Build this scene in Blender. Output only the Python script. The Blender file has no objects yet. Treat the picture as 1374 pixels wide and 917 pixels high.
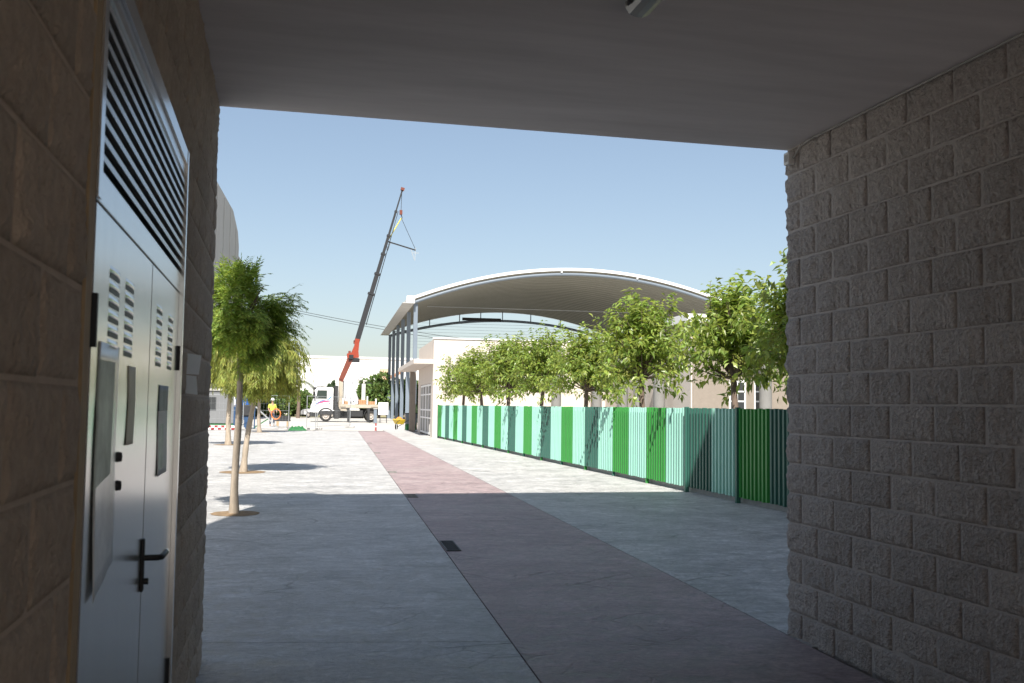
import bpy, bmesh, math, random
from mathutils import Vector, Matrix, noise
R = math.radians
S = bpy.context.scene
C = S.collection

# ------------------------------------------------------------------ camera
EYE = Vector((0, 0, 1.521))
YAW, PITCH, ROLL, FPX = 0.2299, 0.0653, 0.0130, 1333.2
d_ = Vector((math.sin(YAW)*math.cos(PITCH), math.cos(YAW)*math.cos(PITCH), math.sin(PITCH)))
r_ = Vector((math.cos(YAW), -math.sin(YAW), 0)); u_ = r_.cross(d_)
rr = r_*math.cos(ROLL) + u_*math.sin(ROLL); uu = -r_*math.sin(ROLL) + u_*math.cos(ROLL)
cam = bpy.data.cameras.new('camera'); camo = bpy.data.objects.new('camera', cam); C.objects.link(camo)
M = Matrix((rr, uu, -d_)).transposed().to_4x4(); M.translation = EYE
camo.matrix_world = M
cam.sensor_width = 36; cam.lens = FPX/1374*36; cam.clip_start = 0.05; cam.clip_end = 3000
cam.dof.use_dof = True; cam.dof.focus_distance = 30; cam.dof.aperture_fstop = 8
S.camera = camo

def at(px, py, Y):
    """world point seen at photograph pixel px,py at distance Y along the passage"""
    w = d_*FPX + rr*(px-687) + uu*(458.5-py)
    return EYE + w*(Y/w.y)

# ------------------------------------------------------------------ light
SUN = Vector((-0.215, -0.82, 1.0)).normalized()
EL = math.asin(SUN.z); AZ = math.atan2(SUN.x, SUN.y)
W = bpy.data.worlds.new('World'); S.world = W; W.use_nodes = True
wt = W.node_tree; wt.nodes.clear()
sky = wt.nodes.new('ShaderNodeTexSky'); sky.sky_type = 'NISHITA'; sky.sun_disc = False
sky.sun_elevation = EL; sky.sun_rotation = AZ % (2*math.pi); sky.altitude = 50
sky.air_density = 1.0; sky.dust_density = 1.4; sky.ozone_density = 1.0
bg = wt.nodes.new('ShaderNodeBackground'); bg.inputs[1].default_value = 0.108
wo = wt.nodes.new('ShaderNodeOutputWorld')
hsv = wt.nodes.new('ShaderNodeGamma'); hsv.inputs['Gamma'].default_value = .78   # hazy, flattened summer sky
wt.links.new(sky.outputs[0], hsv.inputs['Color']); wt.links.new(hsv.outputs[0], bg.inputs[0]); wt.links.new(bg.outputs[0], wo.inputs[0])
sl = bpy.data.lights.new('sun', 'SUN'); sl.energy = 4.6; sl.angle = R(0.53); sl.color = (1, 0.955, 0.88)
slo = bpy.data.objects.new('sun', sl); C.objects.link(slo)
slo.rotation_euler = SUN.to_track_quat('Z', 'Y').to_euler(); slo.location = (0, -20, 40)
S.view_settings.view_transform = 'Standard'; S.view_settings.look = 'None'
S.view_settings.exposure = 0.95; S.view_settings.gamma = 1
S.render.engine = 'CYCLES'
S.cycles.max_bounces = 8; S.cycles.diffuse_bounces = 6; S.cycles.transparent_max_bounces = 8

# ------------------------------------------------------------------ materials
MATS = {}
def mat(name, col, rough=0.7, metal=0.0, var=0.0, vscale=4.0, bump=0.0, bscale=40.0, spec=0.4, trans=0.0, stretch=None, island=0.0, col2=None, subsurf=0):
    m = bpy.data.materials.new(name); m.use_nodes = True
    nt = m.node_tree; b = nt.nodes['Principled BSDF']; L = nt.links.new
    b.inputs['Base Color'].default_value = (*col, 1); b.inputs['Roughness'].default_value = rough
    b.inputs['Metallic'].default_value = metal; b.inputs['Specular IOR Level'].default_value = spec
    tc = nt.nodes.new('ShaderNodeTexCoord'); mp = nt.nodes.new('ShaderNodeMapping')
    L(tc.outputs['Object'], mp.inputs[0])
    if stretch: mp.inputs['Scale'].default_value = stretch
    src = None
    if var > 0:
        n = nt.nodes.new('ShaderNodeTexNoise'); n.inputs['Scale'].default_value = vscale; n.inputs['Detail'].default_value = 6
        n.inputs['Roughness'].default_value = 0.65
        L(mp.outputs[0], n.inputs['Vector'])
        r = nt.nodes.new('ShaderNodeValToRGB'); r.color_ramp.elements[0].position = .3; r.color_ramp.elements[1].position = .7
        c2 = col2 or tuple(min(1, c*(1+var)) for c in col)
        c1 = tuple(c*(1-var) for c in col) if not col2 else col
        r.color_ramp.elements[0].color = (*c1, 1); r.color_ramp.elements[1].color = (*c2, 1)
        L(n.outputs[0], r.inputs[0]); src = r.outputs[0]
    if island > 0:
        g = nt.nodes.new('ShaderNodeNewGeometry'); hs = nt.nodes.new('ShaderNodeHueSaturation')
        mr = nt.nodes.new('ShaderNodeMapRange'); mr.inputs[3].default_value = 1-island; mr.inputs[4].default_value = 1+island
        mh = nt.nodes.new('ShaderNodeMapRange'); mh.inputs[3].default_value = .5-island*.06; mh.inputs[4].default_value = .5+island*.06
        L(g.outputs['Random Per Island'], mr.inputs[0]); L(mr.outputs[0], hs.inputs['Value'])
        fr = nt.nodes.new('ShaderNodeMath'); fr.operation = 'FRACT'; mu = nt.nodes.new('ShaderNodeMath'); mu.operation = 'MULTIPLY'; mu.inputs[1].default_value = 7.31
        L(g.outputs['Random Per Island'], mu.inputs[0]); L(mu.outputs[0], fr.inputs[0]); L(fr.outputs[0], mh.inputs[0]); L(mh.outputs[0], hs.inputs['Hue'])
        if src: L(src, hs.inputs['Color'])
        else: hs.inputs['Color'].default_value = (*col, 1)
        src = hs.outputs[0]
    if name.startswith('block'):
        oi = nt.nodes.new('ShaderNodeObjectInfo'); mo = nt.nodes.new('ShaderNodeMapRange'); mo.inputs[3].default_value = .91; mo.inputs[4].default_value = 1.10
        ho = nt.nodes.new('ShaderNodeHueSaturation'); L(oi.outputs['Random'], mo.inputs[0]); L(mo.outputs[0], ho.inputs['Value']); L(src, ho.inputs['Color']); src = ho.outputs[0]
    if src: L(src, b.inputs['Base Color'])
    if bump > 0:
        n2 = nt.nodes.new('ShaderNodeTexNoise'); n2.inputs['Scale'].default_value = bscale; n2.inputs['Detail'].default_value = 5
        L(mp.outputs[0], n2.inputs['Vector'])
        bp = nt.nodes.new('ShaderNodeBump'); bp.inputs['Strength'].default_value = min(1, bump); bp.inputs['Distance'].default_value = 0.01*max(1, bump)
        L(n2.outputs[0], bp.inputs['Height']); L(bp.outputs[0], b.inputs['Normal'])
    if trans > 0:
        t = nt.nodes.new('ShaderNodeBsdfTranslucent'); mx = nt.nodes.new('ShaderNodeMixShader'); mx.inputs[0].default_value = trans
        hs2 = nt.nodes.new('ShaderNodeHueSaturation'); hs2.inputs['Saturation'].default_value = 1.1; hs2.inputs['Value'].default_value = 1.7; hs2.inputs['Hue'].default_value = .485
        if src: L(src, hs2.inputs['Color'])
        else: hs2.inputs['Color'].default_value = (*col, 1)
        L(hs2.outputs[0], t.inputs[0]); o = nt.nodes['Material Output']
        L(b.outputs[0], mx.inputs[1]); L(t.outputs[0], mx.inputs[2]); L(mx.outputs[0], o.inputs[0])
    MATS[name] = m
    return m

def paving(name, colA, colB, crackcol, light, seed):
    """stamped slate-pattern concrete: streaky, with shallow crease lines"""
    m = bpy.data.materials.new(name); m.use_nodes = True; nt = m.node_tree; L = nt.links.new; b = nt.nodes['Principled BSDF']
    N = nt.nodes.new
    tc = N('ShaderNodeTexCoord'); mp = N('ShaderNodeMapping'); mp.inputs['Location'].default_value = (seed, seed*2.3, 0)
    L(tc.outputs['Object'], mp.inputs[0])
    # warp
    wn = N('ShaderNodeTexNoise'); wn.inputs['Scale'].default_value = 1.7; wn.inputs['Detail'].default_value = 5; L(mp.outputs[0], wn.inputs['Vector'])
    wv = N('ShaderNodeVectorMath'); wv.operation = 'MULTIPLY_ADD'; wv.inputs[1].default_value = (.38, .38, 0)
    L(wn.outputs['Color'], wv.inputs[0]); L(mp.outputs[0], wv.inputs[2])
    st = N('ShaderNodeMapping'); st.inputs['Scale'].default_value = (.85, 1.2, 1); L(wv.outputs[0], st.inputs[0])
    n1 = N('ShaderNodeTexNoise'); n1.inputs['Scale'].default_value = 1.3; n1.inputs['Detail'].default_value = 10; n1.inputs['Roughness'].default_value = .7
    L(st.outputs[0], n1.inputs['Vector'])
    r1 = N('ShaderNodeValToRGB'); r1.color_ramp.elements[0].position = .33; r1.color_ramp.elements[1].position = .66
    r1.color_ramp.elements[0].color = (*colA, 1); r1.color_ramp.elements[1].color = (*colB, 1); L(n1.outputs[0], r1.inputs[0])
    # large blotches and pale bloom
    n2 = N('ShaderNodeTexNoise'); n2.inputs['Scale'].default_value = .42; n2.inputs['Detail'].default_value = 7; n2.inputs['Roughness'].default_value = .6
    L(wv.outputs[0], n2.inputs['Vector'])
    r2 = N('ShaderNodeValToRGB'); r2.color_ramp.elements[0].position = .5; r2.color_ramp.elements[1].position = .74
    r2.color_ramp.elements[0].color = (0, 0, 0, 1); r2.color_ramp.elements[1].color = (.6, .6, .6, 1); L(n2.outputs[0], r2.inputs[0])
    mxl = N('ShaderNodeMix'); mxl.data_type = 'RGBA'; L(r2.outputs[0], mxl.inputs[0]); L(r1.outputs[0], mxl.inputs[6]); mxl.inputs[7].default_value = (*light, 1)
    # fine grain
    n3 = N('ShaderNodeTexNoise'); n3.inputs['Scale'].default_value = 24; n3.inputs['Detail'].default_value = 8; n3.inputs['Roughness'].default_value = .75; L(st.outputs[0], n3.inputs['Vector'])
    mr = N('ShaderNodeMapRange'); mr.inputs[1].default_value = .3; mr.inputs[2].default_value = .7; mr.inputs[3].default_value = .62; mr.inputs[4].default_value = 1.26; L(n3.outputs[0], mr.inputs[0])
    st2 = N('ShaderNodeMapping'); st2.inputs['Scale'].default_value = (.8, 1.25, 1); st2.inputs['Rotation'].default_value = (0, 0, .5); L(wv.outputs[0], st2.inputs[0])
    n5 = N('ShaderNodeTexNoise'); n5.inputs['Scale'].default_value = 5.5; n5.inputs['Detail'].default_value = 10; n5.inputs['Roughness'].default_value = .78; n5.inputs['Distortion'].default_value = .25; L(st2.outputs[0], n5.inputs['Vector'])
    mr5 = N('ShaderNodeMapRange'); mr5.inputs[1].default_value = .36; mr5.inputs[2].default_value = .64; mr5.inputs[3].default_value = .60; mr5.inputs[4].default_value = 1.24; L(n5.outputs[0], mr5.inputs[0])
    mm5 = N('ShaderNodeMath'); mm5.operation = 'MULTIPLY'; L(mr.outputs[0], mm5.inputs[0]); L(mr5.outputs[0], mm5.inputs[1])
    hv = N('ShaderNodeHueSaturation'); L(mm5.outputs[0], hv.inputs['Value']); L(mxl.outputs[2], hv.inputs['Color'])
    # creases
    vo = N('ShaderNodeTexVoronoi'); vo.feature = 'DISTANCE_TO_EDGE'; vo.inputs['Scale'].default_value = .95; L(st.outputs[0], vo.inputs['Vector'])
    cr = N('ShaderNodeMapRange'); cr.inputs[1].default_value = .0; cr.inputs[2].default_value = .022; cr.inputs[3].default_value = 1; cr.inputs[4].default_value = 0; L(vo.outputs['Distance'], cr.inputs[0])
    vo2 = N('ShaderNodeTexVoronoi'); vo2.feature = 'DISTANCE_TO_EDGE'; vo2.inputs['Scale'].default_value = 3.1; L(st.outputs[0], vo2.inputs['Vector'])
    cr2 = N('ShaderNodeMapRange'); cr2.inputs[1].default_value = .0; cr2.inputs[2].default_value = .03; cr2.inputs[3].default_value = .7; cr2.inputs[4].default_value = 0; L(vo2.outputs['Distance'], cr2.inputs[0])
    n4 = N('ShaderNodeTexNoise'); n4.inputs['Scale'].default_value = 1.1; n4.inputs['Detail'].default_value = 3; L(mp.outputs[0], n4.inputs['Vector'])
    ms = N('ShaderNodeMapRange'); ms.inputs[1].default_value = .52; ms.inputs[2].default_value = .64; L(n4.outputs[0], ms.inputs[0])
    mxx = N('ShaderNodeMath'); mxx.operation = 'MAXIMUM'; L(cr.outputs[0], mxx.inputs[0]); L(cr2.outputs[0], mxx.inputs[1])
    mk = N('ShaderNodeMath'); mk.operation = 'MULTIPLY'; L(mxx.outputs[0], mk.inputs[0]); L(ms.outputs[0], mk.inputs[1])
    mk2 = N('ShaderNodeMath'); mk2.operation = 'MULTIPLY'; mk2.inputs[1].default_value = .5; L(mk.outputs[0], mk2.inputs[0])
    fin = N('ShaderNodeMix'); fin.data_type = 'RGBA'; L(mk2.outputs[0], fin.inputs[0]); L(hv.outputs[0], fin.inputs[6]); fin.inputs[7].default_value = (*crackcol, 1)
    L(fin.outputs[2], b.inputs['Base Color'])
    rg = N('ShaderNodeMapRange'); rg.inputs[1].default_value = .3; rg.inputs[2].default_value = .7; rg.inputs[3].default_value = .32; rg.inputs[4].default_value = .75; L(n5.outputs[0], rg.inputs[0]); L(rg.outputs[0], b.inputs['Roughness'])
    b.inputs['Specular IOR Level'].default_value = .45
    hh = N('ShaderNodeMath'); hh.operation = 'MULTIPLY_ADD'; hh.inputs[1].default_value = -.8; L(mk.outputs[0], hh.inputs[0]); L(n3.outputs[0], hh.inputs[2])
    h2 = N('ShaderNodeMath'); h2.operation = 'MULTIPLY_ADD'; h2.inputs[1].default_value = 1.6; L(n5.outputs[0], h2.inputs[0]); L(hh.outputs[0], h2.inputs[2])
    bp = N('ShaderNodeBump'); bp.inputs['Strength'].default_value = .9; bp.inputs['Distance'].default_value = .024; L(h2.outputs[0], bp.inputs['Height']); L(bp.outputs[0], b.inputs['Normal'])
    MATS[name] = m
    return m

paving('paving_grey', (.39, .38, .368), (.63, .617, .60), (.05, .047, .045), (.68, .66, .63), 3.1)
paving('paving_red', (.33, .245, .245), (.48, .372, .365), (.05, .036, .036), (.50, .42, .40), 8.7)
mat('ground_far', (.44, .40, .34), .9, var=.18, vscale=.25, bump=.3, bscale=3)
mat('dry_verge', (.27, .25, .13), .95, var=.35, vscale=.6)
mat('road', (.46, .44, .41), .85, var=.08, vscale=.5)
mat('soil', (.22, .15, .085), .95, var=.35, vscale=9, bump=.8, bscale=30)
mat('block', (.435, .395, .365), .9, var=.22, vscale=34, bump=3.2, bscale=52, spec=.25)
mat('block_brown', (.41, .335, .265), .9, var=.14, vscale=26, bump=1.2, bscale=80, spec=.25)
mat('mortar', (.45, .415, .39), .92, var=.1, vscale=12, bump=.4, bscale=60, spec=.2)
mat('mortar_brown', (.47, .385, .31), .92, var=.1, vscale=12, bump=.4, bscale=60, spec=.2)
mat('plaster', (.66, .635, .625), .85, var=.13, vscale=1.4, bump=.12, bscale=14, stretch=(.35, 2.2, 1), spec=.3)
mat('facade_block', (.40, .33, .26), .9, var=.08, vscale=3)
mat('steel_door', (.58, .58, .57), .22, metal=.8, var=.05, vscale=3, bump=.03, bscale=5, stretch=(1, 6, .5))
mat('steel_slat', (.60, .61, .62), .36, metal=.7)
mat('black', (.012, .012, .013), .5)
mat('dark_grey', (.032, .033, .035), .6, var=.15, vscale=6)
mat('wood_strip', (.36, .26, .15), .75, var=.25, vscale=14, stretch=(8, 8, .6))
mat('paper', (.72, .73, .72), .6, var=.05, vscale=6)
mat('plastic_sleeve', (.60, .62, .61), .25, spec=.6, var=.2, vscale=5)
mat('paper_green', (.50, .57, .52), .5, var=.4, vscale=7)
mat('paper_yellow', (.66, .64, .50), .6, var=.15, vscale=6)
mat('print_dark', (.16, .18, .21), .55, var=.4, vscale=10)
mat('chrome', (.7, .7, .7), .18, metal=1)
mat('white_plastic', (.74, .74, .72), .45)
mat('lamp_base', (.30, .31, .28), .5)
def lampglass():
    m = mat('lamp_diffuser', (.55, .57, .52), .25, spec=.6); b = m.node_tree.nodes['Principled BSDF']
    b.inputs['Transmission Weight'].default_value = .45
lampglass()
mat('grate', (.045, .047, .05), .55, metal=.4, var=.2, vscale=20)
mat('grate_sunlit', (.20, .19, .18), .7, var=.2, vscale=20)  # paler copy of the grate metal, sunlight put into the colour
mat('mint', (.31, .60, .495), .42, var=.05, vscale=1.2)
mat('teal', (.035, .125, .095), .42, var=.06, vscale=1.2)
mat('green', (.036, .25, .046), .42, var=.05, vscale=1.2)
mat('kerb', (.34, .33, .31), .9, var=.12, vscale=6)
mat('bark', (.34, .285, .225), .95, var=.25, vscale=12, bump=1, bscale=22, stretch=(1, 1, .3))
mat('bark_dark', (.17, .125, .10), .95, var=.25, vscale=12, bump=1, bscale=22, stretch=(1, 1, .3))
mat('leaf_feather', (.205, .285, .062), .55, island=.42, trans=.45, spec=.3)
mat('leaf_weeping', (.235, .265, .065), .55, island=.42, trans=.38, spec=.3)
mat('leaf_broad', (.22, .29, .068), .36, island=.42, trans=.46, spec=.5)
mat('leaf_pale', (.26, .27, .07), .6, island=.25, trans=.3)
mat('leaf_hedge', (.11, .17, .045), .6, island=.5, trans=.25)
mat('leaf_dark', (.06, .10, .045), .6, island=.4, trans=.2)
mat('leaf_palm', (.07, .10, .045), .5, island=.3, trans=.2)
mat('white_wall', (.60, .535, .475), .85, var=.03, vscale=1.2, bump=.2, bscale=8)
mat('white_paint', (.78, .78, .77), .5)
mat('warehouse', (.80, .80, .80), .6, var=.02, vscale=.3)
mat('tan_block', (.26, .222, .185), .9, var=.07, vscale=5, bump=.3, bscale=14)
mat('concrete', (.43, .42, .40), .85, var=.10, vscale=2)
mat('pillar_grey', (.21, .205, .195), .85, var=.10, vscale=2)
mat('panel_grey', (.44, .43, .405), .8, var=.05, vscale=.4)
mat('cabin_grey', (.17, .175, .18), .8, var=.06, vscale=.8)
mat('steel_blue', (.17, .205, .245), .5, var=.06, vscale=1)
mat('roof_metal', (.185, .18, .15), .5, metal=.0, var=.06, vscale=.4)
mat('glass_dark', (.03, .035, .04), .08, spec=.7)
mat('glass_cab', (.035, .05, .045), .08, spec=.7)
mat('crane_red', (.27, .042, .02), .45, var=.1, vscale=3)
mat('crane_brown', (.16, .042, .026), .5, var=.15, vscale=3)
mat('boom_grey', (.022, .023, .026), .5, var=.1, vscale=2)
mat('tyre', (.028, .027, .026), .85)
mat('rim', (.42, .38, .34), .6)
mat('truck_tan', (.40, .35, .28), .7, var=.12, vscale=3)
mat('cloth_white', (.60, .60, .65), .85)
mat('stripe_blue', (.04, .20, .42), .5)
mat('stripe_pink', (.55, .06, .17), .5)
mat('brick_load', (.50, .28, .15), .85, var=.2, vscale=8)
mat('yellow_sling', (.72, .62, .06), .6)
mat('barrow_yellow', (.62, .44, .03), .5)
mat('barrow_orange', (.60, .24, .04), .7, var=.2, vscale=20)
mat('hose_orange', (.70, .22, .06), .5)
mat('red', (.30, .045, .045), .5)
mat('blue_plastic', (.012, .09, .34), .45)
mat('blue_steel', (.03, .07, .15), .5)
mat('galv', (.42, .44, .45), .45, metal=.5)
mat('net_green', (.02, .13, .04), .7, var=.3, vscale=8)
mat('hivis', (.72, .78, .10), .6)
mat('trousers', (.06, .07, .10), .8)
mat('skin', (.36, .21, .14), .6)
mat('terracotta', (.42, .21, .12), .85, var=.15, vscale=2)
mat('stucco_tan', (.58, .46, .33), .9)

# ------------------------------------------------------------------ mesh helper
class MB:
    def __init__(s): s.v = []; s.f = []; s.sm = []; s.mi = []
    def add(s, vs, fs, smooth=False, mi=0):
        o = len(s.v); s.v += [tuple(v) for v in vs]; s.f += [tuple(i+o for i in f) for f in fs]
        s.sm += [smooth]*len(fs); s.mi += [mi]*len(fs); return s
    def box(s, x0, x1, y0, y1, z0, z1, M=None, mi=0, bev=0.0):
        if x0 > x1: x0, x1 = x1, x0
        if y0 > y1: y0, y1 = y1, y0
        if z0 > z1: z0, z1 = z1, z0
        if bev > 0:
            b = min(bev, (x1-x0)/2.2, (y1-y0)/2.2, (z1-z0)/2.2)
            bm = bmesh.new(); bmesh.ops.create_cube(bm, size=1)
            for v in bm.verts: v.co = ((x0+x1)/2+v.co.x*(x1-x0), (y0+y1)/2+v.co.y*(y1-y0), (z0+z1)/2+v.co.z*(z1-z0))
            bmesh.ops.bevel(bm, geom=bm.edges[:], offset=b, segments=1, affect='EDGES', profile=.5)
            bm.verts.index_update()
            vs = [v.co.copy() for v in bm.verts]; fs = [[v.index for v in f.verts] for f in bm.faces]; bm.free()
        else:
            vs = [Vector((x, y, z)) for z in (z0, z1) for y in (y0, y1) for x in (x0, x1)]
            fs = [(0, 2, 3, 1), (4, 5, 7, 6), (0, 1, 5, 4), (2, 6, 7, 3), (0, 4, 6, 2), (1, 3, 7, 5)]
        if M: vs = [M @ v for v in vs]
        return s.add(vs, fs, mi=mi)
    def tube(s, path, rad, n=8, caps=True, smooth=True, mi=0):
        path = [Vector(p) for p in path]
        if not isinstance(rad, (list, tuple)): rad = [rad]*len(path)
        vs = []; up = None
        for i, p in enumerate(path):
            t = (path[min(i+1, len(path)-1)] - path[max(i-1, 0)]).normalized()
            if up is None: up = t.orthogonal().normalized()
            a = (up - t*up.dot(t)).normalized(); up = a; b = t.cross(a)
            for k in range(n):
                q = 2*math.pi*k/n; vs.append(p + (a*math.cos(q)+b*math.sin(q))*rad[i])
        fs = [(i*n+k, i*n+(k+1) % n, (i+1)*n+(k+1) % n, (i+1)*n+k) for i in range(len(path)-1) for k in range(n)]
        s.add(vs, fs, smooth, mi)
        if caps:
            s.add(vs[:n], [tuple(range(n-1, -1, -1))], mi=mi); s.add(vs[-n:], [tuple(range(n))], mi=mi)
        return s
    def bar(s, p0, p1, w, h, mi=0, w1=None, h1=None):
        p0 = Vector(p0); p1 = Vector(p1); t = (p1-p0).normalized()
        ref = Vector((0, 1, 0)) if abs(t.y) < .9 else Vector((1, 0, 0))
        a = t.cross(ref).normalized(); b = t.cross(a).normalized(); vs = []
        for p, ww, hh in ((p0, w, h), (p1, w1 or w, h1 or h)):
            for sa, sb in ((-1, -1), (1, -1), (1, 1), (-1, 1)): vs.append(p + a*sa*ww/2 + b*sb*hh/2)
        return s.add(vs, [(0, 3, 2, 1), (4, 5, 6, 7), (0, 1, 5, 4), (1, 2, 6, 5), (2, 3, 7, 6), (3, 0, 4, 7)], mi=mi)
    def prism(s, poly, a, b, axis='y', mi=0):
        """extrude a 2-D polygon from a to b along an axis"""
        def P(q, t): return (q[0], t, q[1]) if axis == 'y' else ((t, q[0], q[1]) if axis == 'x' else (q[0], q[1], t))
        n = len(poly); vs = [P(q, a) for q in poly] + [P(q, b) for q in poly]
        fs = [tuple(range(n)), tuple(range(2*n-1, n-1, -1))] + [(i, i+n, (i+1) % n+n, (i+1) % n) for i in range(n)]
        return s.add(vs, fs, mi=mi)
    def lathe(s, prof, n=20, M=None, smooth=True, mi=0):
        vs = [Vector((r*math.cos(2*math.pi*k/n), r*math.sin(2*math.pi*k/n), z)) for r, z in prof for k in range(n)]
        if M: vs = [M @ v for v in vs]
        fs = [(i*n+k, i*n+(k+1) % n, (i+1)*n+(k+1) % n, (i+1)*n+k) for i in range(len(prof)-1) for k in range(n)]
        return s.add(vs, fs, smooth, mi)
    def mesh(s, name, mats):
        me = bpy.data.meshes.new(name); me.from_pydata(s.v, [], s.f)
        if not isinstance(mats, (list, tuple)): mats = [mats]
        for m in mats: me.materials.append(MATS[m])
        me.polygons.foreach_set('use_smooth', s.sm); me.polygons.foreach_set('material_index', s.mi)
        bm = bmesh.new(); bm.from_mesh(me)
        if len(bm.faces) < 6000: bmesh.ops.recalc_face_normals(bm, faces=bm.faces[:])
        bm.to_mesh(me); bm.free(); me.update(); return me
    def build(s, name, mats, parent=None, loc=None):
        return link(name, s.mesh(name, mats), parent, loc)

def link(name, me, parent=None, loc=None, rz=0):
    o = bpy.data.objects.new(name, me); C.objects.link(o)
    if parent: o.parent = parent
    if loc: o.location = loc
    if rz: o.rotation_euler.z = rz
    return o
def thing(name, label, cat, loc=(0, 0, 0), rz=0, group=None):
    o = bpy.data.objects.new(name, None); C.objects.link(o); o.empty_display_size = .1
    o.location = loc; o.rotation_euler.z = rz; return tag(o, label, cat, group)
def tag(o, label=None, cat=None, group=None, kind=None):
    if label: o['label'] = label
    if cat: o['category'] = cat
    if group: o['group'] = group
    if kind: o['kind'] = kind
    return o
def copy_tree(o, parent=None):
    c = o.copy(); C.objects.link(c)
    if parent: c.parent = parent
    for ch in [x for x in bpy.data.objects if x.parent == o]: copy_tree(ch, c)
    return c
rnd = random.Random(11)

# ------------------------------------------------------------------ the setting
def sheet(name, poly, z, m, thick=None):
    b = MB()
    if thick: b.prism(poly, z-thick, z, 'z')
    else: b.add([(x, y, z) for x, y in poly], [tuple(range(len(poly)))])
    return tag(b.build(name, m), kind='structure')
sheet('ground', [(-700, -300), (700, -300), (700, 1500), (-700, 1500)], -0.06, 'ground_far')
# strip edges (slightly askew to the passage)
def sL(y): return 1.50 + (y-5.4)*.0583 - .05
def sR(y): return 3.42 + (y-6.4)*.0515
YE = 57.4; G = .011; YB = -14; YC = 6.38
def edge(f, y, o): return (f(y)+o, y)
sheet('red_walkway', [edge(sL, YB, G), edge(sR, YB, -G), edge(sR, YE, -G), edge(sL, YE, G)], 0, 'paving_red', .05)
sheet('plaza_inside_left', [(-.6, YB), edge(sL, YB, 0), edge(sL, YC, 0), (-.6, YC+.33), (-3, YC+.65), (-3, 6.22), (-.6, 6.22)], 0, 'paving_grey', .05)
sheet('plaza_left', [(-18, YC+2.8), (-3, YC+.657), (-.6, YC+.337), edge(sL, YC+.007, 0), edge(sL, YE, 0), (-18, YE)], 0, 'paving_grey', .05)
sheet('plaza_right', [edge(sR, 5.9, 0), (7.5, 5.9), (7.5, YE+3), edge(sR, YE+3, 0)], 0, 'paving_grey', .05)
sheet('road', [(-60, YE+.3), (70, YE+3.2), (70, 128), (-60, 128)], -.03, 'road')
sheet('school_yard', [(7.6, 5.9), (40, 5.9), (40, 47), (7.6, 47)], -.02, 'kerb')

# ------------------------------------------------------------------ passage building
bld = thing('passage_building', 'block walled building with a covered passage through it', 'building', (0, 0, 0))
ZC = 3.343; XL = -.405; XR = 3.44; YF = 6.30; YBK = -4.5
JO = .006
def block_mesh(L, H, seed, amp, end):
    """rough split-face block; x: outward, y: length (0..L), z: 0..H"""
    ny = max(4, int(L/.02)); nz = 10; D = .12
    def pil(u, e0=True, e1=True):
        a = 1.0
        if e0: a *= min(1, u/.10)
        if e1: a *= min(1, (1-u)/.10)
        return max(a, 0)**.6
    vs = []; idx = {}
    b = MB()
    def off(y, z):
        p = Vector((y*9+seed*3.7, z*9+seed, seed*1.3))
        return .32+.55*noise.fractal(p, .7, 2.1, 4) + .55*noise.noise(p*4.0) + .3*noise.noise(p*9.0)
    for i in range(ny+1):
        for k in range(nz+1):
            y = L*i/ny; z = H*k/nz
            a = pil(k/nz)*pil(i/ny, True, not end)
            idx['f', i, k] = len(vs); dx = max(.0035*min(1, a*2), amp*a*off(y, z) + .004*a)
            yy = y
            if end:
                w = max(0, (i/ny-.8)/.2); yy = y + w*amp*1.3*pil(k/nz)*(off(.7, z)) - .010*w*w; dx -= .012*w*w
            vs.append((dx, yy, z))
    fs = [(idx['f', i, k], idx['f', i+1, k], idx['f', i+1, k+1], idx['f', i, k+1]) for i in range(ny) for k in range(nz)]
    # sides back to depth
    def skirt(chain):
        base = len(vs)
        for c in chain: vs.append((-D, vs[c][1], vs[c][2]))
        for j in range(len(chain)-1): fs.append((chain[j], base+j, base+j+1, chain[j+1]))
    skirt([idx['f', i, 0] for i in range(ny+1)]); skirt([idx['f', i, nz] for i in range(ny, -1, -1)])
    skirt([idx['f', 0, k] for k in range(nz, -1, -1)])
    if not end: skirt([idx['f', ny, k] for k in range(nz+1)])
    else:
        nd = 9; prev = [idx['f', ny, k] for k in range(nz+1)]
        for q in range(1, nd+1):
            cur = []
            for k in range(nz+1):
                z = H*k/nz; x = -.40*q/nd
                vs.append((x, L + amp*1.5*pil(k/nz)*off(.7-x*3, z) + .004, z)); cur.append(len(vs)-1)
            for k in range(nz): fs.append((prev[k], cur[k], cur[k+1], prev[k+1]))
            prev = cur
    b.add(vs, fs, True); return b
def cached(cache, key, fn):
    if key not in cache: cache[key] = fn()
    return cache[key]
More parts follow.
